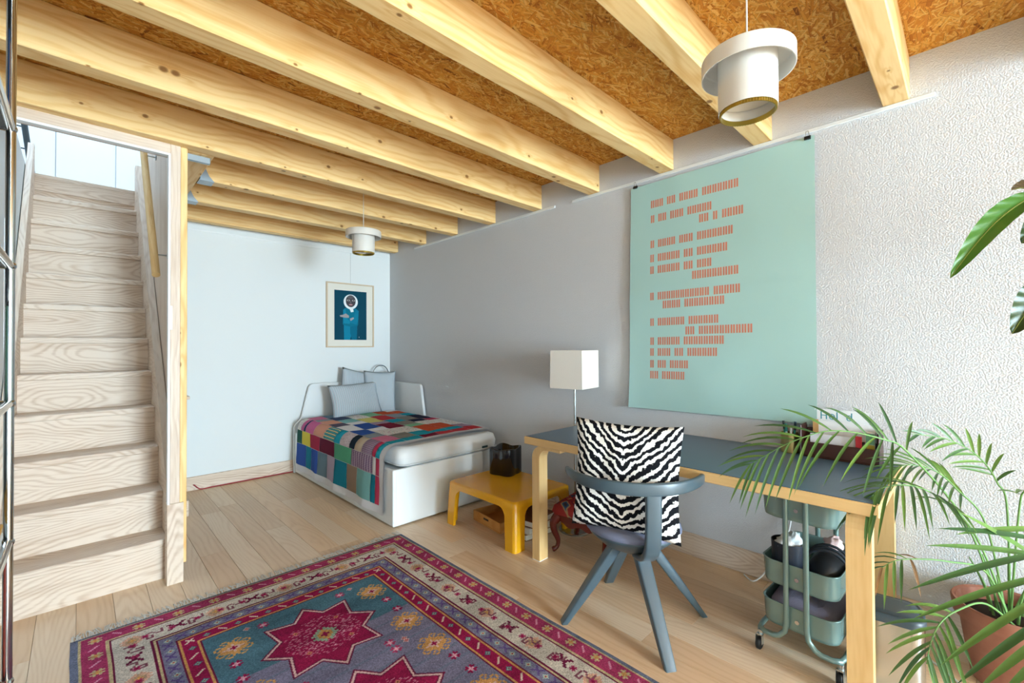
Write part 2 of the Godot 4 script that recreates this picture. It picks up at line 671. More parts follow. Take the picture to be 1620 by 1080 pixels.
	box("slab", Vector3(-0.7, CT + 0.025, -3.1), Vector3(2.9, 2.736, 5.65), hexm("b09a7c"), ce, 0.0)
	box("slab", Vector3(0.44, CT + 0.025, -5.1), Vector3(2.9, 2.736, -3.1), hexm("b09a7c"), ce, 0.0)
	for k in 4:
		box("strand_board", Vector3(-0.7, CT, 5.65 - (k + 1) * 2.2 if k < 3 else -3.1), Vector3(2.9, CT + 0.025, 5.65 - k * 2.2), osb, ce, 0.0)
	box("strand_board", Vector3(0.44, CT, -5.1), Vector3(2.9, CT + 0.025, -3.1), osb, ce, 0.0)
	var steel := mat(Color("9aa3a8"), 0.38, 0.9)
	rng.seed = 8
	for i in range(-9, 9):
		var z := -0.177 - 0.5668 * i
		if i == 8: z = -4.745
		var x0 := -0.55 if i < 6 else 0.576
		var st := ms()
		bx(st, Vector3(x0, BB, z - 0.097), Vector3(WX, CT, z), 0.004, 0, Vector2(2.1, 0.36), Vector2(rng.randf(), rng.randf()))
		var b := part(st, "beam", pine[posmod(i, 3)], ce)
		if i >= 6:
			var h := ms()
			for s in [z + 0.0015, z - 0.097 - 0.0015]:
				extr(h, PackedVector2Array([Vector2(0.576, BB - 0.002), Vector2(0.66, BB - 0.002), Vector2(0.632, BB + 0.03), Vector2(0.612, BB + 0.075), Vector2(0.604, BB + 0.14), Vector2(0.576, BB + 0.14)]), 0.003, Transform3D(Basis(), Vector3(0, 0, s - 0.0015)))
			bx(h, Vector3(0.576, BB - 0.004, z - 0.099), Vector3(0.66, BB - 0.001, z + 0.002))
			bx(h, Vector3(0.5745, BB - 0.004, z + 0.002), Vector3(0.5775, BB + 0.15, z + 0.045))
			part(h, "joist_hanger", steel, b, "grey steel joist hanger")
	box("trimmer", Vector3(0.44, BB, -4.945), Vector3(0.574, CT, -3.109), pine[1], ce, 0.004, 2, Vector2(2.1, 0.36), Vector2(0.4, 0.2))

	box("trimmer_plate", Vector3(0.442, BB - 0.035, -3.17), Vector3(0.56, BB, -3.145), steel, ce, 0.001)

	# hanging rails on the walls
	var rail := mat(Color("eef0ef"), 0.4)
	for s in [[-2.126, -0.092, "long white hanging rail on plaster wall carrying the pale green poster"], [-4.385, -2.30, "white hanging rail on plaster wall below beam ends beyond the desk"]]:
		var r := thing("hanging_rail", s[2], "rail", Vector3(WX, BB - 0.022, s[0]), 0, "")
		box("rail_profile", Vector3(-0.009, 0, 0), Vector3(0, 0.02, s[1] - s[0]), rail, r, 0.002)
		box("rail_lip", Vector3(-0.013, 0, 0), Vector3(-0.009, 0.006, s[1] - s[0]), rail, r, 0.001)
	var r3 := thing("hanging_rail", "thin white hanging rail along the top of the smooth back wall", "rail", Vector3(0.62, 2.375, ZB))
	box("rail_profile", Vector3(0, 0, 0), Vector3(2.0, 0.016, 0.008), rail, r3, 0.002)

	# glazed-partition style timber frame round the stair opening
	var d := struct("door_1")
	box("jamb", Vector3(0.362, 0.44, -3.15), Vector3(0.408, BB, -3.07), ash[2], d, 0.003, 1, Vector2(1.4, 0.3))
	box("jamb_edge", Vector3(0.408, 0.1, -3.14), Vector3(0.44, BB, -3.075), pine[0], d, 0.003, 1, Vector2(2.1, 0.36))
	extr_part("jamb_foot", PackedVector2Array([Vector2(0.352, 0.0), Vector2(0.425, 0.0), Vector2(0.425, 0.44), Vector2(0.352, 0.44), Vector2(0.352, 0.42)]), 0.085, Vector3(0, 0, -3.15), ash[0], d)
	box("head", Vector3(-0.55, 2.372, -3.15), Vector3(0.362, BB, -3.07), ash[2], d, 0.003, 0, Vector2(1.4, 0.3), Vector2(0.3, 0.5))
	box("white_seal", Vector3(-0.55, 2.360, -3.10), Vector3(0.352, 2.372, -3.062), white, d, 0.001)
	box("white_seal", Vector3(0.352, 0.44, -3.10), Vector3(0.362, 2.372, -3.062), white, d, 0.001)
	box("strike_plate", Vector3(0.3615, 1.40, -3.074), Vector3(0.372, 1.53, -3.066), mat(Color("c9cecf"), 0.45, 0.6), d, 0.001)

	# upper storey seen through the stair opening
	var up := struct("wall_upstairs")
	var uw := mat(Color("f4f6f6"), 0.7)
	for s in [[-1.6, -0.64], [-0.636, -0.175], [-0.171, 0.285], [0.289, 0.75], [0.754, 1.9]]:
		box("panel", Vector3(s[0], 2.736, -6.55), Vector3(s[1], 4.9, -6.5), uw, up, 0.002)
	box("plaster", Vector3(-1.7, 2.736, -6.7), Vector3(2.9, 5.0, -6.56), uw, up, 0.0)
	box("plaster", Vector3(-1.7, 2.736, -6.56), Vector3(-1.6, 5.0, -3.1), uw, up, 0.0)
	box("plaster", Vector3(1.9, 2.736, -6.56), Vector3(2.0, 5.0, -3.1), uw, up, 0.0)
	box("plaster", Vector3(-1.7, 2.736, -3.1), Vector3(2.9, 5.0, -3.0), uw, up, 0.0)
	var uf := struct("floor_upstairs")
	box("boards", Vector3(-1.7, 2.6, -6.6), Vector3(2.0, 2.736, -5.32), ash[1], uf, 0.0, 0, Vector2(1.4, 0.3))
	box("boards", Vector3(-1.7, 2.6, -5.32), Vector3(-0.4, 2.736, -3.1), ash[1], uf, 0.0, 0, Vector2(1.4, 0.3))
	var uc := struct("ceiling_upstairs")
	for s in [[-1.7, 2.0, -6.7, -5.9], [-1.7, 2.0, -4.5, -3.0], [-1.7, -0.9, -5.9, -4.5], [1.1, 2.0, -5.9, -4.5]]:
		box("plaster", Vector3(s[0], 4.9, s[2]), Vector3(s[1], 5.0, s[3]), uw, uc, 0.0)
	var w2 := struct("window_2")
	box("pane", Vector3(-0.9, 4.94, -5.9), Vector3(1.1, 4.946, -4.5), glass, w2, 0.0)
	var wsl := struct("wall_stairwell")
	box("plaster", Vector3(-0.42, 0, -6.6), Vector3(-0.30, 2.736, -3.1), paint, wsl, 0.0)
	box("plaster", Vector3(-0.30, 0, -6.7), Vector3(0.44, 2.6, -6.6), paint, wsl, 0.0)
	var pl := struct("wall_panelling")
	box("wood_panel", Vector3(0.412, 0, -5.32), Vector3(0.438, 3.7, -3.16), ash[2], pl, 0.002, 1, Vector2(1.4, 0.4))
	# dark railing on the upper floor
	var rl := thing("upstairs_railing", "dark grey metal railing with thin rods at head of stairs", "railing", Vector3(-0.34, 2.736, -5.45))
	var st2 := ms()
	tube(st2, [Vector3(0.06, 0, 0), Vector3(-0.04, 0.9, 0.0)], 0.02, 8)
	var dk := mat(Color("4a5559"), 0.45, 0.5)
	part(st2, "post", dk, rl)
	for yy in [0.22, 0.40, 0.58, 0.76]:
		st2 = ms()
		tube(st2, [Vector3(-0.5, yy + 0.02, 0), Vector3(0.04 - yy * 0.11, yy, 0)], 0.006, 6)
		part(st2, "rod", dk, rl)

func extr_part(called: String, poly: PackedVector2Array, depth: float, at: Vector3, m: Material, parent: Node3D, bev := 0.003, us := Vector2(0.3, 1.4)) -> MeshInstance3D:
	var st := ms()
	extr(st, poly, depth, Transform3D(Basis(), at), bev, us)
	return part(st, called, m, parent)

func stairs() -> void:
	var t := thing("staircase", "steep pale ash wood staircase with closed risers in timber framed opening", "staircase", Vector3(0.05, 0, -3.16))
	var rise := 0.228
	var run := 0.196
	rng.seed = 31
	for k in range(1, 13):
		var zf := -run * (k - 1)
		var uo := Vector2(rng.randf(), rng.randf())
		if k < 13:
			var rr := ms()
			bx(rr, Vector3(-0.311, rise * (k - 1), zf - 0.045), Vector3(0.316, rise * k - 0.036, zf - 0.025), 0.001, 0, Vector2(1.0, 0.32), uo)
			part(rr, "riser", ash[k % 2], t)
		var tr := ms()
		bx(tr, Vector3(-0.311, rise * k - 0.036, zf - run - 0.045), Vector3(0.316, rise * k, zf), 0.004, 0, Vector2(1.0, 0.32), uo + Vector2(0.3, 0.5))
		part(tr, "tread", ash[(k + 1) % 2], t)
	for s in [[-0.345, 0.035, 1], [0.315, 0.044, 2]]:
		var poly := PackedVector2Array()
		# side view: x = distance into the stair, y = height
		poly.append(Vector2(0.02, 0.0))
		poly.append(Vector2(0.20, 0.0))
		poly.append(Vector2(2.16, 2.42))
		poly.append(Vector2(2.16, 2.95))
		poly.append(Vector2(2.08, 2.95))
		poly.append(Vector2(0.02, 0.46))
		var st := ms()
		var b := Basis(Vector3(0, 0, -1), Vector3(0, 1, 0), Vector3(1, 0, 0))
		extr(st, poly, s[1], Transform3D(b, Vector3(s[0], 0, 0)), 0.002, Vector2(1.6, 0.4))
		part(st, "stringer", ash[s[2]], t)
	var hr := ms()
	tube(hr, [Vector3(0.285, 1.74, -0.26), Vector3(0.285, 4.15, -2.1)], 0.021, 14)
	var h := part(hr, "handrail", pine[0], t, "round wooden handrail")
	var dk := mat(Color("b9bdbd"), 0.3, 0.9)
	for k in [0.42, 1.05, 1.75]:
		var br := ms()
		var y: float = 1.74 + (k - 0.26) * 2.41 / 1.84
		tube(br, [Vector3(0.29, y - 0.02, -k), Vector3(0.29, y - 0.06, -k), Vector3(0.362, y - 0.06, -k)], 0.005, 6)
		lathe_x(br, Vector3(0.355, y - 0.06, -k), 0.02, 0.006)
		part(br, "bracket", dk, h)

func lathe_x(st: SurfaceTool, at: Vector3, r: float, l: float) -> void:
	tube(st, [at, at + Vector3(l, 0, 0)], r, 12)

func bed() -> void:
	var white := mat(Color("eef1f1"), 0.35)
	var t := thing("daybed", "white daybed with panelled headboard standing in the corner", "bed", Vector3(2.15, 0, -3.9))
	var o := Vector3(2.15, 0, -3.9)
	var bb = func(called, lo, hi, bev := 0.006): return box(called, lo - o, hi - o, white, t, bev)
	bb.call("foot_panel", Vector3(1.63, 0.012, -2.90), Vector3(2.45, 0.415, -2.87))
	bb.call("side_panel", Vector3(1.61, 0.012, -4.87), Vector3(1.64, 0.415, -2.872))
	bb.call("base", Vector3(1.64, 0.0, -4.87), Vector3(2.44, 0.40, -2.91))
	bb.call("back_panel", Vector3(2.44, 0.0, -4.87), Vector3(2.70, 0.40, -2.95))
	var sb := ms()
	extr(sb, PackedVector2Array([Vector2(1.605, 0.0), Vector2(2.70, 0.0), Vector2(2.70, 0.91), Vector2(1.80, 0.91), Vector2(1.775, 0.902), Vector2(1.757, 0.88), Vector2(1.68, 0.565), Vector2(1.672, 0.545), Vector2(1.62, 0.495), Vector2(1.607, 0.47)]), 0.032, Transform3D(Basis(), Vector3(-2.15, 0, -4.92 + 3.9)), 0.004)
	part(sb, "headboard", white, t)
	sb = ms()
	# side wing along the right wall
	extr(sb, PackedVector2Array([Vector2(4.10, 0.3), Vector2(4.13, 0.54), Vector2(4.195, 0.86), Vector2(4.21, 0.88), Vector2(4.235, 0.888), Vector2(4.885, 0.888), Vector2(4.885, 0.3)]), 0.032, Transform3D(Basis(Vector3(0, 0, -1), Vector3(0, 1, 0), Vector3(1, 0, 0)), Vector3(2.685 - 2.15, 0, 3.9)), 0.004)
	part(sb, "headboard_wing", white, t)
	# mattress
	var mm := thing("mattress", "white mattress on the daybed below the patchwork quilt", "mattress", Vector3(2.15, 0.415, -3.85))
	var rings := []
	for k in 5:
		var yy: float = [0.0, 0.02, 0.075, 0.125, 0.14][k]
		var ins: float = [0.03, 0.005, 0.0, 0.012, 0.05][k]
		var ring := PackedVector3Array()
		for p in rrect(0.97 - 2 * ins, 1.96 - 2 * ins, 0.08, 6):
			ring.append(Vector3(p.x, yy + 0.003 * nz.get_noise_2d(p.x * 9, p.y * 9 + k), -p.y))
		rings.append(ring)
	var st := ms()
	loft(st, rings)
	var sheet := cloth(Color("eef1f2"))
	part(st, "cover", sheet, mm)
	st = ms()
	var seam := []
	for p in rrect(0.975, 1.965, 0.08, 6): seam.append(Vector3(p.x, 0.022, -p.y))
	seam.append(seam[0])
	tube(st, seam, 0.004, 6)
	part(st, "piping", mat(Color("dfe3e4"), 0.9), mm)
	box("tag", Vector3(0.29, 0.028, 0.980), Vector3(0.35, 0.044, 0.9835), mat(Color("2d4a50"), 0.8), mm, 0.0)
	quilt()
	# cushions
	var tk := Canvas.new(128, 64, Color("c3d0d6"))
	for i in 16:
		tk.rect(i * 8, 0, 1, 64, Color("8fa3ae"))
		tk.rect(i * 8 + 3, 0, 1, 64, Color("b09aa2"))
	var tm := mat(Color.WHITE, 0.95, 0.0, 0.2)
	tm.albedo_texture = tk.done()
	tm.uv1_scale = Vector3(1.6, 1, 1)
	var cs := [
		["striped grey blue cushion lying lowest in front of the others on the quilt", Vector3(2.14, 0.735, -4.60), Vector2(0.58, 0.36), Vector3(-0.30, 0.10, 0.02), 0.13],
		["striped grey blue cushion propped upright in the headboard corner", Vector3(2.46, 0.78, -4.68), Vector2(0.36, 0.50), Vector3(-0.2, -0.28, -0.05), 0.12],
		["striped grey blue cushion mostly hidden behind the two other cushions", Vector3(2.26, 0.81, -4.78), Vector2(0.46, 0.46), Vector3(-0.17, 0.1, -0.22), 0.10]]
	for k in 3:
		var c: Array = cs[k]
		var p := thing("cushion", c[0], "cushion", c[1], 0, "striped cushions on the daybed")
		p.rotation = c[3]
		part(pillow(c[2].x, c[2].y, c[4], k * 3.7), "cover", tm, p)
	# gooseneck reading light clipped to the headboard wing
	var rl := thing("reading_light", "thin silver gooseneck reading light clipped to the headboard corner", "lamp", Vector3(2.66, 0.912, -4.84))
	st = ms()
	var arc := []
	for k in 15:
		var a := PI * k / 14.0
		arc.append(Vector3(-0.10 + 0.10 * cos(a), 0.06 + 0.11 * sin(a), -0.01))
	arc.push_front(Vector3(0, 0, -0.01))
	tube(st, arc, 0.006, 8)
	part(st, "gooseneck", mat(Color("aab2b5"), 0.25, 0.9), rl)
	st = ms()
	tube(st, [Vector3(-0.2, 0.065, -0.01), Vector3(-0.205, 0.0, -0.01)], [0.012, 0.022], 12)
	part(st, "head", mat(Color("aab2b5"), 0.25, 0.9), rl)
	box("clip", Vector3(-0.02, -0.035, -0.04), Vector3(0.02, 0.012, 0.02), mat(Color("202426"), 0.5), rl, 0.004)

func pillow(w: float, h: float, t: float, sd := 0.0, n := 18) -> SurfaceTool:
	var st := ms()
	for side in [1.0, -1.0]:
		var f = func(u: float, v: float) -> Vector3:
			var a := u * 2.0 - 1.0
			var b := v * 2.0 - 1.0
			var px := a * w / 2 * (1.0 - 0.07 * (1.0 - b * b) * absf(a))
			var py := b * h / 2 * (1.0 - 0.07 * (1.0 - a * a) * absf(b))
			var e := pow(maxf(0.0, (1 - a * a) * (1 - b * b)), 0.45)
			var wr := 0.012 * nz.get_noise_2d(a * 1.6 + sd, b * 1.1 + side * 9.0 + a * b) * e * 1.6 + 0.006 * nz.get_noise_2d(a * 4 + b * 3 + sd, b * 2.0 - a + 5) * e
			return Vector3(px, py, side * (t / 2 * e + wr))
		grid(st, f, n, n, 0, 1, 0, 1, side < 0)
	return st

func quilt_pt(s: float, z: float, lift := 0.0) -> Vector3:
	var p: Vector2
	var n: Vector2
	if s < 0.40:
		p = Vector2(1.585 + s * 0.045, 0.075 + s)
		n = Vector2(-1, 0.05)
	elif s < 0.53:
		var a := (s - 0.40) / 0.13 * PI / 2
		p = Vector2(1.603 + 0.083 * (1 - cos(a)), 0.475 + 0.083 * sin(a))
		n = Vector2(-cos(a), sin(a))
	else:
		p = Vector2(1.686 + (s - 0.53), 0.558 + 0.012 * sin((s - 0.53) * 3.0))
		n = Vector2(0, 1)
	var wav := 0.008 * nz.get_noise_2d(z * 2.2, s * 1.3) + 0.004 * nz.get_noise_2d(z * 7.0, s * 6.0)
	if s < 0.4: wav += 0.010 * (0.4 - s) / 0.4 * sin(z * 13.0 + 2.0 * nz.get_noise_1d(z * 2.0))
	p += n * (0.012 + maxf(wav, -0.009) + lift)
	return Vector3(p.x, p.y, z)

func quilt() -> void:
	var q := thing("quilt", "colourful patchwork quilt draped over the daybed and its side", "quilt", Vector3(1.6, 0.05, -3.9))
	var org := Vector3(1.6, 0.05, -3.9)
	var z0 := -4.74     # head
	var z1 := -2.975    # foot
	var smax := 1.47
	var white := cloth(Color("e3e1e4"))
	var st := ms()
	grid(st, func(u, v): return quilt_pt(v * smax, lerpf(z0, z1, u) + 0.0, 0.0) - org, 70, 44, 0, 1, 0, 1)
	grid(st, func(u, v): return quilt_pt(v * smax, lerpf(z0, z1, u) + 0.0, -0.010) - org, 70, 44, 0, 1, 0, 1, true)
	part(st, "backing", white, q, "white quilt backing with padded border")
	var fab := {}
	for c in ["3f5fae", "2e8ba5", "6f8796", "b7a8bb", "1f7f95", "9b8370", "7fb4b2", "c8b08a", "2f5d50", "e6d257", "b33a55", "6d2942", "5ba884", "e3a38c", "d4719f", "3f4568", "98a0a6", "c7b49c", "23303c", "d97c9b", "4b5672", "8fc6c4", "d9cf7a", "efecee", "365aa8", "7b7d86", "8cc39c", "c33f45", "cf5a38", "8d8a83", "7c2038", "29a0b5", "5f5a70", "a98fa5", "2b3047", "c2405e"]:
		fab[c] = cloth(Color(c))
	fab["plaid"] = print_mat(0)
	fab["floral"] = print_mat(1)
	fab["stripe"] = print_mat(2)
	fab["dots"] = print_mat(3)
	# rows from the hem upwards: [s0, s1, [[colour, share], ...]] from head to foot
	var rows := [
		[0.06, 0.27, [["3f5fae", 1.2], ["2e8ba5", 0.7], ["3f5fae", 0.9], ["6f8796", 1.0], ["b7a8bb", 0.9], ["1f7f95", 1.2], ["9b8370", 0.9], ["7fb4b2", 1.2], ["1f7f95", 0.35], ["c2405e", 0.3]]],
		[0.27, 0.40, [["2f5d50", 0.7], ["e6d257", 1.1], ["b33a55", 1.2], ["6d2942", 1.7], ["5ba884", 1.7], ["plaid", 1.9], ["efecee", 0.25], ["c2405e", 0.3]]],
		[0.40, 0.52, [["floral", 0.5], ["d4719f", 0.35], ["3f4568", 0.25], ["d4719f", 1.0], ["e3a38c", 1.2], ["stripe", 1.2], ["29a0b5", 0.6], ["dots", 0.9], ["23303c", 0.5], ["c7b49c", 0.6], ["plaid", 0.9], ["c2405e", 0.3], ["29a0b5", 0.35]]],
		[0.52, 0.66, [["d97c9b", 0.9], ["98a0a6", 0.5], ["e3a38c", 1.0], ["5f5a70", 0.8], ["efecee", 1.2], ["365aa8", 1.0], ["98a0a6", 0.7], ["d97c9b", 1.0], ["29a0b5", 0.4]]],
		[0.66, 0.82, [["6f8796", 0.8], ["4b5672", 1.1], ["8fc6c4", 0.9], ["efecee", 0.7], ["365aa8", 1.3], ["efecee", 0.6], ["floral", 1.2], ["8d8a83", 0.9], ["29a0b5", 0.5]]],
		[0.82, 0.98, [["98a0a6", 0.9], ["floral", 1.1], ["d9cf7a", 1.2], ["a98fa5", 0.5], ["7c2038", 1.2], ["floral", 1.2], ["29a0b5", 0.7], ["7c2038", 0.4]]],
		[0.98, 1.14, [["8fc6c4", 0.9], ["8cc39c", 1.2], ["c33f45", 1.3], ["29a0b5", 0.9], ["8d8a83", 0.9], ["8cc39c", 0.6], ["cf5a38", 1.3], ["29a0b5", 0.4], ["c33f45", 0.5]]],
		[1.14, 1.30, [["6f8796", 0.8], ["cf5a38", 1.2], ["98a0a6", 1.1], ["8d8a83", 1.1], ["2b3047", 0.7], ["floral", 1.0], ["cf5a38", 1.2], ["29a0b5", 0.5], ["c33f45", 0.5]]],
		[1.30, 1.44, [["efecee", 0.9], ["cf5a38", 0.9], ["29a0b5", 0.7], ["2b3047", 1.3], ["c2405e", 0.5], ["floral", 1.4], ["a98fa5", 0.7], ["c33f45", 0.6]]]]
	for r in rows:
		var total := 0.0
		for c in r[2]: total += c[1]
		var za := z0 + 0.01
		var span := (z1 - 0.055) - za
		for c in r[2]:
			var zb: float = za + span * c[1] / total
			var ps := ms()
			var s0: float = r[0] + 0.0015
			var s1: float = r[1] - 0.0015
			var a := za + 0.0015
			var b := zb - 0.0015
			var nv := 5
			var nu := maxi(2, int((b - a) / 0.03))
			grid(ps, func(u, v):
				var puff := 0.001 + 0.0055 * pow(maxf(0.0, 16.0 * u * (1 - u) * v * (1 - v)), 0.35)
				return quilt_pt(lerpf(s0, s1, v), lerpf(a, b, u), puff) - org, nu, nv)
			part(ps, "patch", fab[c[0]], q)
			za = zb

func print_mat(kind: int) -> StandardMaterial3D:
	rng.seed = 90 + kind
	var c: Canvas
	if kind == 0:
		c = Canvas.new(96, 96, Color("a793ab"))
		for k in 8:
			c.rect(k * 12, 0, 4, 96, Color("6b5478"))
			c.rect(k * 12 + 7, 0, 1, 96, Color("d8c6cf"))
		for y in range(0, 96, 12):
			for x in range(0, 96, 2): c.rect(x, y, 1, 4, Color("80607a"))
			c.rect(0, y + 8, 96, 1, Color("d8c6cf"))
	elif kind == 1:
		c = Canvas.new(96, 96, Color("e8e3de"))
		for k in 70: c.ell(rng.randf() * 96, rng.randf() * 96, rng.randf_range(1, 4), rng.randf_range(1, 4), [Color("d8a0a8"), Color("8fb69b"), Color("c9bfae"), Color("b98aa0")][k % 4])
	elif kind == 2:
		c = Canvas.new(64, 96, Color("e8d9ae"))
		for k in 4:
			c.rect(0, k * 24 + 4, 64, 3, Color("1d2328"))
			c.rect(0, k * 24 + 8, 64, 8, Color("27a3b4"))
			c.rect(0, k * 24 + 17, 64, 3, Color("1d2328"))
	else:
		c = Canvas.new(96, 96, Color("cfc0c4"))
		for k in 60: c.ell(rng.randf() * 96, rng.randf() * 96, 2, 3, [Color("a98b94"), Color("e6dcdc"), Color("8f8590")][k % 3])
	var m := mat(Color.WHITE, 0.95, 0.0, 0.2)
	m.albedo_texture = c.done()
	m.uv1_scale = Vector3(1.2, 1.2, 1)
	return m

func desk() -> void:
	var birch := wood_mat(wood_tex(512, 96, 141, Color("e6bf84"), Color("d09f5e"), 6.0, 0.05, 0, 0.18), Color.WHITE, 0.42)
	var t := thing("desk", "long desk with dark blue linoleum top and bent birch legs at plaster wall", "desk", Vector3(2.35, 0, -1.075))
	var o := Vector3(2.35, 0, -1.075)
	box("table_core", Vector3(1.98, 0.697, -1.93) - o, Vector3(2.728, 0.742, -0.22) - o, birch, t, 0.004, 2, Vector2(1.6, 0.3))
	var lino := mat(Color("4f697f"), 0.33, 0.0, 0.5)
	box("linoleum_top", Vector3(1.990, 0.7415, -1.92) - o, Vector3(2.722, 0.745, -0.23) - o, lino, t, 0.001)
	# L-legs: a lamella bent under the top; the left pair bends along the desk, the right pair across it
	var th := 0.058
	var legs := [
		[Vector3(1.995, 0, -1.875), 0.075, Vector3(0, 0, 1), Vector3(1, 0, 0)], [Vector3(2.64, 0, -1.875), 0.075, Vector3(0, 0, 1), Vector3(1, 0, 0)],
		[Vector3(1.995, 0, -0.245), 0.075, Vector3(1, 0, 0), Vector3(0, 0, -1)], [Vector3(2.715, 0, -0.32), 0.075, Vector3(-1, 0, 0), Vector3(0, 0, 1)]]
	for l in legs:
		var poly := PackedVector2Array([Vector2(0, 0.004), Vector2(0, 0.62)])
		for k in range(0, 7):
			var a := PI / 2 * k / 6.0
			poly.append(Vector2(0.077 - 0.077 * cos(a), 0.62 + 0.077 * sin(a)))
		poly.append(Vector2(0.22, 0.697))
		poly.append(Vector2(0.22, 0.678))
		for k in range(0, 7):
			var a := PI / 2 * (6 - k) / 6.0
			poly.append(Vector2(th + 0.06 - 0.06 * cos(a), 0.618 + 0.06 * sin(a)))
		poly.append(Vector2(th, 0.004))
		var st := ms()
		var b := Basis(l[2], Vector3.UP, l[3])
		extr(st, poly, l[1], Transform3D(b, l[0] - o), 0.003, Vector2(1.2, 0.3), true)
		var leg := part(st, "leg", birch, t)
		var c0: Vector3 = l[0] - o
		var c1: Vector3 = c0 + l[2] * th + l[3] * l[1] + Vector3(0, 0.004, 0)
		box("foot_pad", c0.min(c1), c0.max(c1), mat(Color("e9e9e6"), 0.6), leg, 0.0)

func chair() -> void:
	var grey := mat(Color("46565e"), 0.32, 0.0, 0.5)
	var c := Vector3(1.90, 0, -1.13)
	var t := thing("desk_chair", "slate blue four legged desk chair with curved band backrest", "chair", c)
	# seat pan and upholstered seat
	var st := ms()
	lathe(st, [Vector2(0, 0.335), Vector2(0.07, 0.335), Vector2(0.15, 0.375), Vector2(0.205, 0.425), Vector2(0.212, 0.44), Vector2(0.20, 0.44), Vector2(0, 0.43)], Vector3.ZERO, 40, false)
	part(st, "seat_shell", grey, t)
	st = ms()
	lathe(st, [Vector2(0.0, 0.43), Vector2(0.208, 0.436), Vector2(0.222, 0.448), Vector2(0.218, 0.466), Vector2(0.19, 0.478), Vector2(0.0, 0.482)], Vector3.ZERO, 40, false)
	part(st, "seat_cushion", cloth(Color("7b7f94")), t, "grey blue fabric seat")
	# splayed legs
	var feet := [Vector3(1.645, 0, -1.345), Vector3(2.10, 0, -1.40), Vector3(1.705, 0, -0.85), Vector3(2.165, 0, -0.91)]
	for f in feet:
		var ft: Vector3 = f - c
		var dirh: Vector3 = ft.normalized()
		var top := dirh * 0.075 + Vector3(0, 0.36, 0)
		st = ms()
		var pts := [top, top.lerp(ft, 0.5), ft]
		var rings := []
		for k in 3:
			var tt := (ft - top).normalized()
			var side := tt.cross(Vector3.UP).normalized()
			var u2 := side.cross(tt).normalized()
			var w: float = [0.033, 0.029, 0.024][k]
			var d: float = [0.024, 0.021, 0.018][k]
			var ring := PackedVector3Array()
			for p in rrect(w * 2, d * 2, d * 0.4, 3):
				var v: Vector3 = pts[k] + side * p.x + u2 * p.y
				if k == 2: v.y = 0.0
				ring.append(v)
			rings.append(ring)
		loft(st, rings)
		part(st, "leg", grey, t)
	# post and curved backrest band
	var back := deg_to_rad(318.0)
	var bd := Vector3(sin(back), 0, cos(back))
	st = ms()
	var path := curve([bd * 0.10 + Vector3(0, 0.35, 0), bd * 0.19 + Vector3(0, 0.375, 0), bd * 0.262 + Vector3(0, 0.44, 0), bd * 0.282 + Vector3(0, 0.55, 0), bd * 0.285 + Vector3(0, 0.70, 0)], 14)
	var side := bd.cross(Vector3.UP)
	var rings := []
	for i in path.size():
		var tg: Vector3 = (path[mini(i + 1, path.size() - 1)] - path[maxi(i - 1, 0)]).normalized()
		var u2 := side.cross(tg).normalized()
		var ring := PackedVector3Array()
		for p in rrect(0.068, 0.026, 0.010, 3): ring.append(path[i] + side * p.x + u2 * p.y)
		rings.append(ring)
	loft(st, rings)
	part(st, "back_post", grey, t)
	st = ms()
	var band := []
	var a0 := deg_to_rad(228.0)
	var a1 := deg_to_rad(384.0)
	for k in 33:
		var u := k / 32.0
		var a := lerpf(a0, a1, u)
		var r := 0.30 - 0.012 * cos((u - 0.5) * TAU)
		var y := 0.715 - 0.012 * sin(u * PI)
		var hgt := 0.028 * pow(maxf(0.05, sin(clampf(u * 1.0, 0.015, 0.985) * PI)), 0.22)
		var ctr := Vector3(sin(a) * r, y, cos(a) * r)
		var rad := Vector3(sin(a), 0, cos(a))
		var ring := PackedVector3Array()
		for p in rrect(0.022, hgt * 2, 0.008, 3): ring.append(ctr + rad * p.x + Vector3.UP * p.y)
		band.append(ring)
	loft(st, band)
	part(st, "back_band", grey, t)
	# zebra pillow
	var zc := Image.create(384, 384, false, Image.FORMAT_RGB8)
	for y in 384:
		for x in 384:
			var u := absf(x / 384.0 - 0.5)
			var v := y / 384.0
			var n := nz.get_noise_2d(u * 5.0, v * 5.0) * 0.5 + nz.get_noise_2d(u * 16.0, v * 16.0) * 0.16 + nz.get_noise_2d(x * 0.11, y * 0.11) * 0.06
			var bend := v * 21.0 + (0.5 - u) * 17.0 * (0.8 + 0.5 * v) + n * 2.2
			var s := sin(bend * PI * 1.02)
			zc.set_pixel(x, y, Color("17181c") if s > -0.12 else Color("f3f0e8"))
	var zm := mat(Color.WHITE, 0.9, 0.0, 0.2)
	zm.albedo_texture = ImageTexture.create_from_image(zc)
	var p := thing("pillow", "black and white zebra striped pillow standing on the desk chair", "pillow", Vector3(1.775, 0.705, -1.09))
	var right := Vector3(0.30, -0.02, 0.954).normalized()
	var up := Vector3(0.10, 1.0, 0.0)
	up = (up - right * up.dot(right)).normalized()
	p.basis = Basis(right, up, right.cross(up))
	part(pillow(0.49, 0.50, 0.14, 2.2, 22), "cover", zm, p)

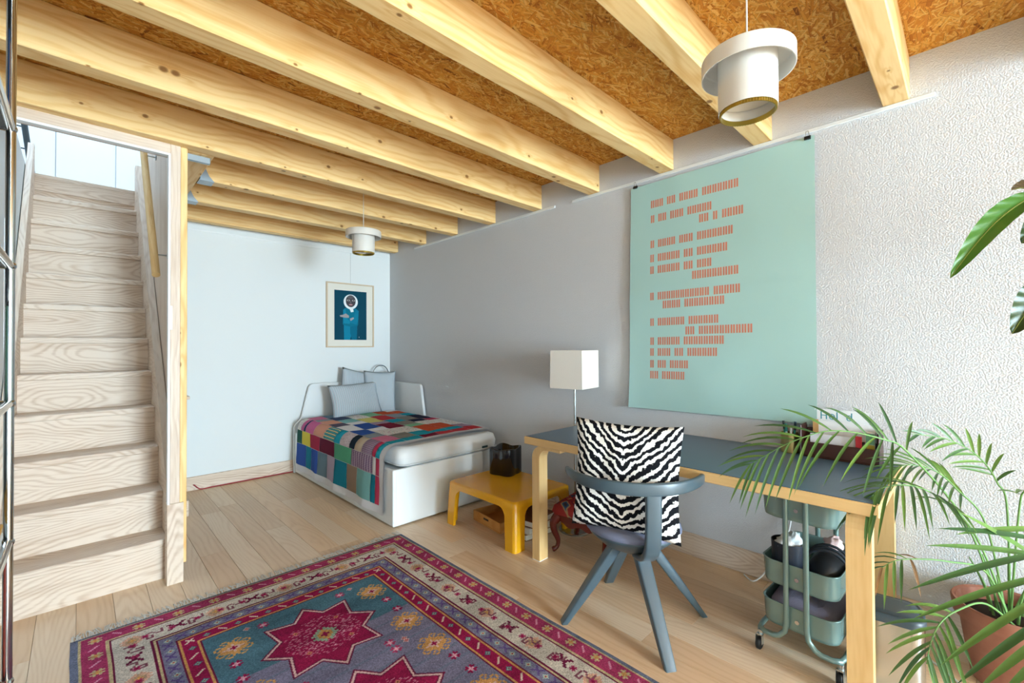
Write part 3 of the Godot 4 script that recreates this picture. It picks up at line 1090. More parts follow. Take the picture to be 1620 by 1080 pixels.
func yellow_table() -> void:
	var ym := mat(Color("eaa81a"), 0.22, 0.0, 0.5)
	var lo := Vector2(1.965, -2.70)
	var hi := Vector2(2.525, -2.0)
	var c := (lo + hi) / 2
	var w := hi.x - lo.x
	var d := hi.y - lo.y
	var t := thing("low_table", "low glossy yellow moulded plastic table beside the bed", "table", Vector3(c.x, 0, c.y))
	var st := ms()
	var rings := []
	for k in [[0.0, 0.262], [0.0, 0.298], [0.005, 0.306], [0.016, 0.31]]:
		var ring := PackedVector3Array()
		for p in rrect(w - 2 * k[0], d - 2 * k[0], 0.03, 5): ring.append(Vector3(p.x, k[1], -p.y))
		rings.append(ring)
	loft(st, rings)
	part(st, "tabletop", ym, t)
	for sx in [-1.0, 1.0]:
		for sz in [-1.0, 1.0]:
			var rr := []
			for k in [[0.0, 0.012, 0.088], [0.10, 0.009, 0.090], [0.215, 0.003, 0.094], [0.24, 0.001, 0.106], [0.256, 0.0, 0.125], [0.2625, 0.0, 0.15]]:
				var ex: float = w / 2 + k[1] - 0.0005
				var ez: float = d / 2 + k[1] - 0.0005
				var l: float = k[2]
				var th := 0.022
				var r := 0.02
				var pts := [Vector2(ex - l, ez), Vector2(ex - r, ez), Vector2(ex - r * 0.35, ez - r * 0.3), Vector2(ex, ez - r), Vector2(ex, ez - l), Vector2(ex - th, ez - l), Vector2(ex - th, ez - th), Vector2(ex - l, ez - th)]
				var ring := PackedVector3Array()
				for q in pts: ring.append(Vector3(q.x * sx, k[0], q.y * sz))
				if sx * sz > 0: ring.reverse()
				rr.append(ring)
			var ls := ms()
			var n: int = rr[0].size()
			for j in n:
				smooth(ls, j + 1)
				for i in rr.size() - 1:
					quad(ls, rr[i][j], rr[i][(j + 1) % n], rr[i + 1][(j + 1) % n], rr[i + 1][j])
			flat(ls)
			fan(ls, rr[0], true)
			fan(ls, rr[-1], false)
			part(ls, "leg", ym, t)
	# black lobed planter on the table
	var pm := mat(Color("0d0d12"), 0.12, 0.0, 0.6)
	var pot := thing("planter", "glossy black lobed square pot on the yellow table", "pot", Vector3(2.405, 0.31, -2.545), 0.25)
	var outer := []
	for k in [[0.0, 0.96], [0.004, 1.0], [0.19, 1.0], [0.2, 0.985], [0.2, 0.92], [0.02, 0.9]]:
		var ring := PackedVector3Array()
		for j in 56:
			var a := TAU * j / 56
			var sq := 0.104 / pow(pow(absf(cos(a)), 5.0) + pow(absf(sin(a)), 5.0), 0.2)
			sq *= 1.0 - 0.05 * pow(absf(cos(2 * a)), 6.0)
			var yy: float = k[0]
			if yy > 0.1: yy += 0.006 * cos(4 * a + PI)
			ring.append(Vector3(cos(a) * sq * k[1], yy, -sin(a) * sq * k[1]))
		outer.append(ring)
	st = ms()
	loft(st, outer)
	part(st, "pot_body", pm, pot)

func small_furniture() -> void:
	# flat things stored under the yellow table
	var tw := pine[2].duplicate() as StandardMaterial3D
	tw.albedo_color = Color("d9b58c")
	var tr := thing("wooden_tray", "shallow pale wooden box with slot handle under the yellow table", "box", Vector3(2.30, 0, -2.42), -0.12)
	box("bottom", Vector3(-0.19, 0, -0.17), Vector3(0.19, 0.012, 0.17), tw, tr)
	box("side", Vector3(-0.19, 0.012, -0.17), Vector3(-0.178, 0.075, 0.17), tw, tr, 0.002, 2)
	box("side", Vector3(0.178, 0.012, -0.17), Vector3(0.19, 0.075, 0.17), tw, tr, 0.002, 2)
	box("side", Vector3(-0.178, 0.012, -0.17), Vector3(0.178, 0.075, -0.158), tw, tr, 0.002, 0)
	box("side", Vector3(-0.178, 0.012, 0.158), Vector3(0.178, 0.075, 0.17), tw, tr, 0.002, 0)
	box("slot", Vector3(-0.192, 0.045, -0.03), Vector3(-0.1895, 0.058, 0.03), mat(Color("2a2018"), 0.9), tr, 0.0)
	var cols := [["9a7350", "brown clothbound book lowest in the pile under the yellow table"], ["e2d3bb", "cream book in the middle of the pile under the yellow table"], ["7a4a2c", "dark brown book topmost in the pile under the yellow table"]]
	for k in 3:
		var b := thing("book", cols[k][1], "book", Vector3(2.275, 0.045 * k, -2.15 + 0.006 * k), 0.12 * (k - 1), "books piled under the yellow table")
		box("cover", Vector3(-0.13, 0, -0.10), Vector3(0.13, 0.005, 0.10), hexm(cols[k][0]), b, 0.001)
		box("cover", Vector3(-0.13, 0.039, -0.10), Vector3(0.13, 0.044, 0.10), hexm(cols[k][0]), b, 0.001)
		box("spine", Vector3(0.125, 0.005, -0.10), Vector3(0.13, 0.039, 0.10), hexm(cols[k][0]), b, 0.001)
		box("pages", Vector3(-0.125, 0.005, -0.096), Vector3(0.125, 0.039, 0.096), hexm("e7dfcc"), b, 0.0)

	# little footstool with cabriole legs and kilim cover
	var mah := mat(Color("5c1d14"), 0.25, 0.0, 0.5)
	var s := thing("footstool", "small carved mahogany footstool with kilim cushion under the desk", "footstool", Vector3(2.345, 0, -1.70), 0.18)
	s.scale = Vector3(1.12, 1.2, 1.12)
	for sx in [-1.0, 1.0]:
		for sz in [-1.0, 1.0]:
			var ls := ms()
			var o := Vector3(sx * 0.12, 0, sz * 0.14)
			var dd := Vector3(sx, 0, sz).normalized()
			var p := curve([o + dd * 0.0 + Vector3(0, 0.19, 0), o + dd * 0.028 + Vector3(0, 0.155, 0), o + dd * 0.022 + Vector3(0, 0.11, 0), o + dd * 0.0 + Vector3(0, 0.06, 0), o + dd * 0.008 + Vector3(0, 0.025, 0), o + dd * 0.034 + Vector3(0, 0.012, 0)], 15)
			var rr := []
			for k in p.size():
				var u := float(k) / (p.size() - 1)
				rr.append(lerpf(0.026, 0.012, clampf(u * 1.5, 0, 1)) + (0.004 * clampf((u - 0.85) * 7, 0, 1)))
			rr[-1] = 0.011
			tube(ls, p, rr, 10)
			part(ls, "leg", mah, s)
	for k in 4:
		var l: float = 0.14 if k % 2 == 0 else 0.12
		var off: float = 0.135 if k % 2 == 0 else 0.155
		var poly := PackedVector2Array([Vector2(-l, 0.20), Vector2(-l, 0.145)])
		for j in 13:
			var u := j / 12.0
			poly.append(Vector2(lerpf(-l * 0.85, l * 0.85, u), 0.158 + 0.010 * cos(u * TAU * 2.0) - 0.012 * sin(u * PI)))
		poly.append(Vector2(l, 0.145))
		poly.append(Vector2(l, 0.20))
		var ap := ms()
		extr(ap, poly, 0.014, Transform3D(Basis(Vector3.UP, PI / 2 * (k + 1)), Basis(Vector3.UP, PI / 2 * (k + 1)) * Vector3(0, 0, off - 0.014)))
		part(ap, "apron", mah, s)
	var km := mat(Color.WHITE, 0.95, 0.0, 0.2)
	var kc := Canvas.new(96, 96, Color("8e2f2a"))
	var kcol := [Color("2f4a6b"), Color("b5502f"), Color("3d3434"), Color("9a7a55"), Color("6b2230")]
	for k in 5:
		for j in 6:
			var cx := 10 + k * 20 + (10 if j % 2 else 0)
			var cy := 8 + j * 16
			for r in [9, 6, 3]:
				kc.poly([Vector2(cx - r * 1.2, cy), Vector2(cx, cy - r), Vector2(cx + r * 1.2, cy), Vector2(cx, cy + r)], kcol[(k + j + r) % 5])
	km.albedo_texture = kc.done()
	var rings := []
	for k in [[0.20, 0.0], [0.215, -0.008], [0.24, 0.0], [0.262, 0.03], [0.272, 0.09]]:
		var ring := PackedVector3Array()
		for p in rrect(0.29 - 2 * k[1], 0.33 - 2 * k[1], 0.03, 4): ring.append(Vector3(p.x, k[0], -p.y))
		rings.append(ring)
	var cu := ms()
	smooth(cu)
	for i in rings.size() - 1:
		for j in rings[0].size():
			var k: int = (j + 1) % int(rings[0].size())
			var q := [rings[i][j], rings[i][k], rings[i + 1][k], rings[i + 1][j]]
			var u := []
			for v in q: u.append(Vector2(v.x * 3.2 + 0.5, v.z * 2.9 + 0.5 + v.y * 2.0))
			quad(cu, q[0], q[1], q[2], q[3], u[0], u[1], u[2], u[3])
	for j in rings[-1].size():
		var a: Vector3 = rings[-1][j]
		var b: Vector3 = rings[-1][(j + 1) % rings[-1].size()]
		var ct := Vector3(0, 0.276, 0)
		var uf = func(v: Vector3) -> Vector2: return Vector2(v.x * 3.2 + 0.5, v.z * 2.9 + 0.5 + v.y * 2.0)
		tri(cu, ct, a, b, uf.call(ct), uf.call(a), uf.call(b))
	part(cu, "cushion", km, s, "red and blue kilim cushion")

	# stainless pedal bin behind the desk leg
	var steel := mat(Color("c9ccca"), 0.24, 1.0)
	var lid := mat(Color("3c484f"), 0.4)
	var bn := thing("pedal_bin", "stainless steel pedal bin with dark grey lid beside the desk leg", "bin", Vector3(2.24, 0, -0.222), 0.15)
	var sec := rrect(0.17, 0.20, 0.05, 6)
	var mk = func(levels: Array) -> SurfaceTool:
		var rg := []
		for l in levels:
			var ring := PackedVector3Array()
			for p in sec: ring.append(Vector3(p.x * l[1], l[0], -p.y * l[1]))
			rg.append(ring)
		var b := ms()
		loft(b, rg)
		return b
	part(mk.call([[0.0, 1.0], [0.018, 1.0], [0.019, 0.98]]), "foot_ring", lid, bn)
	part(mk.call([[0.019, 0.97], [0.265, 0.97]]), "bin_body", steel, bn)
	part(mk.call([[0.2655, 1.0], [0.284, 1.01], [0.296, 0.97], [0.299, 0.88], [0.296, 0.86], [0.299, 0.82], [0.301, 0.6]]), "lid", lid, bn, "dark grey plastic lid")
	box("pedal", Vector3(-0.10, 0.012, -0.025), Vector3(-0.08, 0.02, 0.025), lid, bn)

	# loose cables
	var rc := ms()
	var rp := []
	for p in [[296, 763], [300, 766], [312, 767], [330, 765], [352, 760], [372, 759], [392, 753], [420, 747], [450, 742], [468, 739]]:
		var q := pt(p[0], p[1], 1.0)
		var r := q - EYE
		var g := EYE + r * (-EYE.y + 0.006) / r.y
		g.z = maxf(g.z, ZB + 0.026)
		rp.append(Vector3(g.x, 0.006 if p[0] > 300 else 0.05, g.z))
	tube(rc, curve(rp, 50), 0.005, 6)
	var red := part(rc, "power_cable", mat(Color("a3202e"), 0.5), self)
	tag(red, "red cable lying along the skirting of the back wall", "cable")
	rc = ms()
	var wp := []
	for v in [Vector3(2.70, 0.005, -0.9), Vector3(2.66, 0.005, -0.84), Vector3(2.69, 0.06, -0.79), Vector3(2.70, 0.16, -0.77), Vector3(2.66, 0.22, -0.72), Vector3(2.70, 0.3, -0.68), Vector3(2.72, 0.45, -0.66)]: wp.append(v)
	tube(rc, curve(wp, 36), 0.004, 6)
	tag(part(rc, "white_cable", mat(Color("f0f1f0"), 0.5), self), "white cable hanging in a loop behind the trolley", "cable")
	rc = ms()
	tube(rc, curve([Vector3(2.62, 0.004, -0.42), Vector3(2.57, 0.004, -0.22), Vector3(2.50, 0.004, -0.11), Vector3(2.37, 0.004, 0.0)], 20), 0.004, 6)
	tag(part(rc, "white_cable", mat(Color("f0f1f0"), 0.5), self), "white cable lying straight on the floor beside the terracotta pot", "cable")

func trolley() -> void:
	var gm := mat(Color("7f9a95"), 0.26, 0.35, 0.6)
	var org := Vector3(2.295, 0, -0.485)
	var t := thing("trolley", "grey green metal trolley with three trays on castors under the desk", "trolley", org, -0.06)
	var wx := 0.40
	var wz := 0.27
	for y0 in [0.575, 0.295, 0.125]:
		var h := 0.10
		var st := ms()
		var rings := []
		for k in [[0.0, 0.012], [0.006, 0.002], [0.02, 0.0], [h, -0.004], [h + 0.003, -0.006], [h + 0.003, 0.0], [h - 0.002, 0.001], [0.006, 0.004]]:
			var ring := PackedVector3Array()
			for p in rrect(wx - 2 * k[1], wz - 2 * k[1], 0.05, 6): ring.append(Vector3(p.x, y0 + k[0], -p.y))
			rings.append(ring)
		loft(st, rings)
		var tray := part(st, "tray", gm, t)
		var sc := ms()
		for sx in [-1.0, 1.0]:
			tube(sc, [Vector3(sx * (wx / 2 + 0.003), y0 + 0.05, 0), Vector3(sx * (wx / 2 + 0.008), y0 + 0.05, 0)], 0.008, 10)
		part(sc, "screw", mat(Color("d5d9d8"), 0.25, 0.9), tray)
	# bent tube frame: each tube runs from a castor along the base and up the end
	for sx in [-1.0, 1.0]:
		for sz in [-1.0, 1.0]:
			var xo: float = sx * (wx / 2 + 0.014)
			var z0: float = sz * 0.036
			var p := [Vector3(xo, 0.685, z0), Vector3(xo, 0.16, z0), Vector3(xo, 0.125, z0 + sz * 0.006), Vector3(xo, 0.098, z0 + sz * 0.028), Vector3(xo, 0.09, z0 + sz * 0.05), Vector3(xo - sx * 0.004, 0.088, z0 + sz * 0.085), Vector3(xo - sx * 0.02, 0.088, z0 + sz * 0.107), Vector3(xo - sx * 0.06, 0.088, z0 + sz * 0.113), Vector3(sx * 0.002, 0.088, z0 + sz * 0.113)]
			var st := ms()
			tube(st, p, 0.0105, 12)
			var fr := part(st, "frame_tube", gm, t)
			st = ms()
			tube(st, [Vector3(xo, 0.685, z0), Vector3(xo, 0.691, z0)], 0.0095, 12)
			part(st, "end_cap", gm, fr)
			# castor
			var cp := Vector3(xo - sx * 0.02, 0.0, z0 + sz * 0.107)
			st = ms()
			tube(st, [cp + Vector3(0, 0.08, 0), cp + Vector3(0, 0.06, 0)], 0.011, 10)
			bx(st, cp + Vector3(-0.018, 0.058, -0.012), cp + Vector3(0.004, 0.064, 0.012), 0.001)
			bx(st, cp + Vector3(-0.022, 0.022, -0.013), cp + Vector3(0.0, 0.062, -0.0105), 0.001)
			bx(st, cp + Vector3(-0.022, 0.022, 0.0105), cp + Vector3(0.0, 0.062, 0.013), 0.001)
			var c := part(st, "castor", mat(Color("c4c9c9"), 0.25, 0.9), t)
			st = ms()
			var wc := cp + Vector3(-0.012, 0.026, 0)
			tube(st, [wc + Vector3(0, 0, -0.0095), wc + Vector3(0, 0, -0.006), wc + Vector3(0, 0, 0.006), wc + Vector3(0, 0, 0.0095)], [0.021, 0.026, 0.026, 0.021], 18)
			part(st, "wheel", mat(Color("1b1e22"), 0.5), c)
	# contents
	var dark := mat(Color("1d2430"), 0.45)
	var cy := thing("canister", "round black canister holding crumpled paper in the trolley's middle tray", "container", org + Vector3(-0.125, 0.302, -0.062))
	var st := ms()
	lathe(st, [Vector2(0, 0), Vector2(0.058, 0), Vector2(0.062, 0.165), Vector2(0.058, 0.165), Vector2(0.053, 0.02), Vector2(0, 0.02)], Vector3.ZERO, 28)
	part(st, "canister_body", dark, cy)
	rng.seed = 4
	for k in 3:
		var pp := thing("crumpled_paper", ["crumpled white paper in the round black canister", "crumpled white plastic bag in the round black canister", "crumpled pale pink tissue on the black bag"][k], "paper", org + [Vector3(-0.145, 0.455, -0.07), Vector3(-0.105, 0.462, -0.045), Vector3(0.06, 0.43, 0.065)][k])
		part(crumple(0.034, k * 5.0), "sheet", mat([Color("e6e2dd"), Color("dfe6ea"), Color("e9c9c6")][k], 0.8), pp)
	var bag := thing("bag", "folded black bag with straps lying in the trolley's middle tray", "bag", org + Vector3(0.0, 0.302, 0.062))
	st = ms()
	var rings := []
	for k in 9:
		var u := k / 8.0
		var ring := PackedVector3Array()
		var r := 0.055 * sqrt(maxf(0.05, 1.0 - pow(u * 2 - 1, 4.0)))
		for j in 16:
			var a := TAU * j / 16
			var n := 1.0 + 0.22 * nz.get_noise_3d(u * 4, cos(a) * 2, sin(a) * 2)
			ring.append(Vector3(lerpf(-0.165, 0.14, u), 0.066 + r * sin(a) * n, -cos(a) * r * n * 1.15))
		rings.append(ring)
	loft(st, rings)
	part(st, "bag_body", mat(Color("12161c"), 0.5), bag)
	for k in 3:
		st = ms()
		var sp := []
		for j in 9:
			var a := PI * (0.1 + 0.8 * j / 8.0)
			sp.append(Vector3(-0.06 + 0.035 * k, 0.066 + 0.075 * sin(a), 0.078 * cos(a)))
		tube(st, sp, 0.006, 6)
		part(st, "strap", mat(Color("2a3038"), 0.7), bag)
	var bl := thing("folded_blanket", "folded mauve grey fabric filling the trolley's bottom tray", "fabric", org + Vector3(0, 0.132, 0))
	st = ms()
	rings = []
	for k in [[0.0, 0.03], [0.02, 0.0], [0.06, 0.0], [0.085, 0.02], [0.098, 0.06]]:
		var ring := PackedVector3Array()
		for p in rrect(0.37 - 2 * k[1], 0.24 - 2 * k[1], 0.04, 5):
			ring.append(Vector3(p.x, k[0] + (0.028 * clampf(p.y * 8.0, -0.2, 1.0) if k[0] > 0.05 else 0.0) + 0.006 * nz.get_noise_2d(p.x * 20, p.y * 20), -p.y))
		rings.append(ring)
	loft(st, rings)
	part(st, "cloth", cloth(Color("7d7684")), bl)
	var jar := [["a03a30", "red jar standing in the trolley's top tray"], ["8a5a3a", "brown tin standing in the trolley's top tray"], ["d8d2cc", "white packet standing in the trolley's top tray"]]
	for k in 3:
		var j := thing("jar", jar[k][1], "jar", org + Vector3(-0.13 + 0.02 * k, 0.582, -0.07 + 0.07 * k))
		st = ms()
		lathe(st, [Vector2(0, 0), Vector2(0.028, 0), Vector2(0.03, 0.01), Vector2(0.03, 0.075), Vector2(0.024, 0.082), Vector2(0, 0.082)], Vector3.ZERO, 16)
		part(st, "jar_body", hexm(jar[k][0], 0.4), j)
		st = ms()
		lathe(st, [Vector2(0, 0.082), Vector2(0.026, 0.082), Vector2(0.026, 0.094), Vector2(0, 0.096)], Vector3.ZERO, 16)
		part(st, "lid", mat(Color("5a4038"), 0.4), j)

func crumple(r: float, sd: float) -> SurfaceTool:
	var st := ms()
	flat(st)
	var f = func(u: float, v: float) -> Vector3:
		var a := u * TAU
		var b := (v - 0.5) * PI
		var d := Vector3(cos(a) * cos(b), sin(b), -sin(a) * cos(b))
		return d * r * (1.0 + 0.6 * nz.get_noise_3d(d.x * 2.2 + sd, d.y * 2.2, d.z * 2.2) + 0.25 * nz.get_noise_3d(d.x * 6 + sd, d.y * 6, d.z * 6))
	grid(st, f, 16, 10)
	return st

func desk_things() -> void:
	var y := 0.745
	# pen pot
	var pp := thing("pen_pot", "gold metal pen pot on the desk beside the letter rack", "pot", Vector3(2.655, y, -0.655))
	var st := ms()
	lathe(st, [Vector2(0, 0), Vector2(0.04, 0), Vector2(0.042, 0.004), Vector2(0.042, 0.1), Vector2(0.039, 0.1), Vector2(0.038, 0.006), Vector2(0, 0.006)], Vector3.ZERO, 28)
	part(st, "pot_body", mat(Color("b3a06a"), 0.3, 0.85), pp)
	rng.seed = 17
	var pc := [["1c2024", "black"], ["e8ecec", "white"], ["2a9d8f", "teal"], ["22303c", "dark blue"], ["d9e2e2", "pale grey"], ["1f8f86", "green"], ["1c2024", "black capped"]]
	for k in 7:
		var a := TAU * k / 7.0
		var b := Vector3(2.655, y + 0.008, -0.655) + Vector3(cos(a), 0, sin(a)) * 0.014
		var e := Vector3(2.655, y + 0.135 + 0.012 * (k % 3), -0.655) + Vector3(cos(a), 0, sin(a)) * 0.028
		var pen := thing("pen", pc[k][1] + " pen standing in the gold pen pot", "pen", b, 0, "pens in the pen pot")
		st = ms()
		tube(st, [Vector3.ZERO, (e - b) * 0.72], 0.005, 8)
		part(st, "barrel", hexm(pc[k][0], 0.35), pen)
		st = ms()
		tube(st, [(e - b) * 0.72, e - b], 0.0058, 8)
		part(st, "cap", hexm(pc[(k + 1) % 7][0], 0.35), pen)
	# letter rack
	var dw := mat(Color("3d2019"), 0.35)
	var r := thing("letter_rack", "dark brown wooden letter rack on the desk against the plaster wall", "rack", Vector3(2.66, y, -0.44))
	box("bottom", Vector3(-0.065, 0, -0.15), Vector3(0.06, 0.008, 0.155), dw, r)
	box("front_board", Vector3(-0.065, 0.008, -0.15), Vector3(-0.055, 0.075, 0.155), dw, r)
	box("middle_board", Vector3(-0.01, 0.008, -0.15), Vector3(0.0, 0.095, 0.145), dw, r)
	box("back_board", Vector3(0.05, 0.008, -0.15), Vector3(0.06, 0.13, 0.145), dw, r)
	for z in [-0.158, 0.147]:
		box("end_board", Vector3(-0.065, 0, z), Vector3(0.06, 0.155, z + 0.008), dw, r)
	var sh := [
		["card", "white card with handwritten teal letters standing in the letter rack", Vector3(2.706, y + 0.03, -0.445), 0.22, 0.20, "eef0f2"],
		["paper", "blank white sheet standing in front of the handwritten card", Vector3(2.684, y + 0.009, -0.42), 0.23, 0.165, "f1f2f4"],
		["envelope", "pale envelope tucked in the front of the letter rack", Vector3(2.634, y + 0.009, -0.46), 0.20, 0.105, "e2e3e8"]]
	for s in sh:
		var o := thing(s[0], s[1], s[0], s[2])
		box("sheet", Vector3(-0.001, 0, -s[3] / 2), Vector3(0.001, s[4], s[3] / 2), hexm(s[5], 0.8), o, 0.0)
		if s[0] == "card":
			var tm := TextMesh.new()
			tm.text = "Hol  d"
			tm.font_size = 48
			tm.pixel_size = 0.0011
			tm.depth = 0.0004
			var f := SystemFont.new()
			f.font_names = PackedStringArray(["Droid Sans"])
			tm.font = f
			var tx := part(tm, "handwriting", hexm("2f8a9a"), o, "teal handwriting")
			tx.position = Vector3(-0.0013, 0.168, -0.02)
			tx.rotation.y = -PI / 2
	var rs := thing("ruler", "wooden ruler standing upright in the letter rack", "ruler", Vector3(2.674, y + 0.009, -0.545))
	box("stick", Vector3(-0.0015, 0, -0.012), Vector3(0.0015, 0.17, 0.012), hexm("c49a63"), rs, 0.0)
	var nb := thing("notebook", "small red notebook standing in the letter rack", "notebook", Vector3(2.622, y + 0.009, -0.365))
	box("cover", Vector3(-0.005, 0, -0.012), Vector3(0.005, 0.115, 0.012), hexm("b02630"), nb, 0.001)
	var bx2 := thing("packet", "small white packet with green and yellow print at the rack's end", "packet", Vector3(2.655, y + 0.009, -0.325))
	box("carton", Vector3(-0.012, 0, -0.018), Vector3(0.012, 0.135, 0.018), hexm("dfe7e2"), bx2, 0.001)
	box("print", Vector3(-0.0125, 0.08, -0.016), Vector3(-0.0118, 0.13, 0.016), hexm("7fbf9a"), bx2, 0.0)
	box("print", Vector3(-0.0125, 0.055, -0.016), Vector3(-0.0118, 0.078, 0.016), hexm("d9c94e"), bx2, 0.0)

func lamps() -> void:
	# white pendants
	var white := mat(Color("dfd9d0"), 0.38)
	var brass := mat(Color("b39a45"), 0.28, 0.9)
	var proto: Node3D
	var spots := [[Vector3(1.575, 2.07, -0.50), "white metal pendant lamp with wide ring and brass rim above the desk chair"], [Vector3(1.67, 2.07, -3.45), "white metal pendant lamp with wide ring and brass rim near the bed"]]
	for s in spots:
		var t: Node3D
		if proto == null:
			t = thing("pendant_lamp", s[1], "pendant lamp", s[0], 0, "white pendant lamps hung between the beams")
			var st := ms()
			# ring
			lathe(st, [Vector2(0.136, 0.124), Vector2(0.139, 0.124), Vector2(0.139, 0.175), Vector2(0.136, 0.178), Vector2(0.08, 0.178), Vector2(0.08, 0.175), Vector2(0.134, 0.175), Vector2(0.136, 0.17), Vector2(0.136, 0.124)], Vector3.ZERO, 56)
			part(st, "ring", white, t)
			st = ms()
			lathe(st, [Vector2(0.086, 0.0), Vector2(0.088, 0.0), Vector2(0.088, 0.178), Vector2(0.085, 0.184), Vector2(0.0, 0.186), Vector2(0.0, 0.182), Vector2(0.083, 0.179), Vector2(0.086, 0.174), Vector2(0.086, 0.0)], Vector3.ZERO, 56)
			part(st, "shade", white, t)
			st = ms()
			lathe(st, [Vector2(0.0, 0.045), Vector2(0.083, 0.045), Vector2(0.083, 0.04), Vector2(0.0, 0.04)], Vector3.ZERO, 40)
			part(st, "diffuser", white, t)
			st = ms()
			lathe(st, [Vector2(0.080, -0.010), Vector2(0.083, -0.010), Vector2(0.083, 0.006), Vector2(0.080, 0.006), Vector2(0.080, -0.010)], Vector3.ZERO, 56)
			for k in 64:
				var a := TAU * k / 64
				var bp := Vector3(cos(a), 0, sin(a)) * 0.0832
				tube(st, [bp + Vector3(0, -0.010, 0), bp + Vector3(0, 0.003, 0)], 0.0018, 5, false)
			part(st, "brass_rim", brass, t, "brass ribbed rim")
			st = ms()
			tube(st, [Vector3(0, 0.186, 0), Vector3(0, CT - 2.07, 0)], 0.0028, 8)
			part(st, "cord", white, t)
			st = ms()
			lathe(st, [Vector2(0, 0.186), Vector2(0.018, 0.186), Vector2(0.014, 0.205), Vector2(0.004, 0.213), Vector2(0, 0.213)], Vector3.ZERO, 20)
			part(st, "cord_grip", white, t)
			proto = t
		else:
			t = proto.duplicate()
			t.name = numbered("pendant_lamp")
			add_child(t)
			t.position = s[0]
			t.set_meta("label", s[1])
	# floor lamp with square shade behind the desk
	var steel := mat(Color("aeb2b0"), 0.25, 0.95)
	var fl := thing("floor_lamp", "slim steel floor lamp with cream square shade behind the desk", "floor lamp", Vector3(2.525, 0, -1.955))
	var sh := mat(Color("dcd3c7"), 0.95, 0.0, 0.1)
	var st := ms()
	var dirn := Vector3(-0.698, 0, 0.716).rotated(Vector3.UP, 0.14)
	var dside := Vector3(0.716, 0, 0.698).rotated(Vector3.UP, 0.14)
	var h := 0.178
	var cs := [dirn * h, dside * h, -dirn * h, -dside * h]
	flat(st)
	for k in 4:
		var a: Vector3 = cs[k]
		var b: Vector3 = cs[(k + 1) % 4]
		var s1 := 0.985
		var y0 := 1.005
		var y1 := 1.268
		quad(st, a + Vector3(0, y0, 0), b + Vector3(0, y0, 0), b * s1 + Vector3(0, y1, 0), a * s1 + Vector3(0, y1, 0))
		quad(st, b * 0.985 + Vector3(0, y0, 0), a * 0.985 + Vector3(0, y0, 0), a * s1 * 0.985 + Vector3(0, y1, 0), b * s1 * 0.985 + Vector3(0, y1, 0))
		for yy in [y0, y1]:
			var q := 1.0 if yy == y0 else s1
			quad(st, a * q + Vector3(0, yy, 0), b * q + Vector3(0, yy, 0), b * q * 0.985 + Vector3(0, yy, 0), a * q * 0.985 + Vector3(0, yy, 0))
	part(st, "shade", sh, fl)
	st = ms()
	tube(st, [Vector3(0, 0.012, 0), Vector3(0, 1.08, 0)], 0.0075, 12)
	part(st, "pole", steel, fl)
	st = ms()
	lathe(st, [Vector2(0, 0), Vector2(0.115, 0), Vector2(0.115, 0.010), Vector2(0.11, 0.014), Vector2(0, 0.018)], Vector3.ZERO, 32)
	part(st, "base", steel, fl)
	st = ms()
	tube(st, [Vector3(0, 1.06, 0), Vector3(0, 1.12, 0)], 0.016, 12)
	for k in 4:
		tube(st, [Vector3(0, 1.10, 0), cs[k] * 0.96 + Vector3(0, 1.10, 0)], 0.002, 5)
	part(st, "socket", steel, fl)

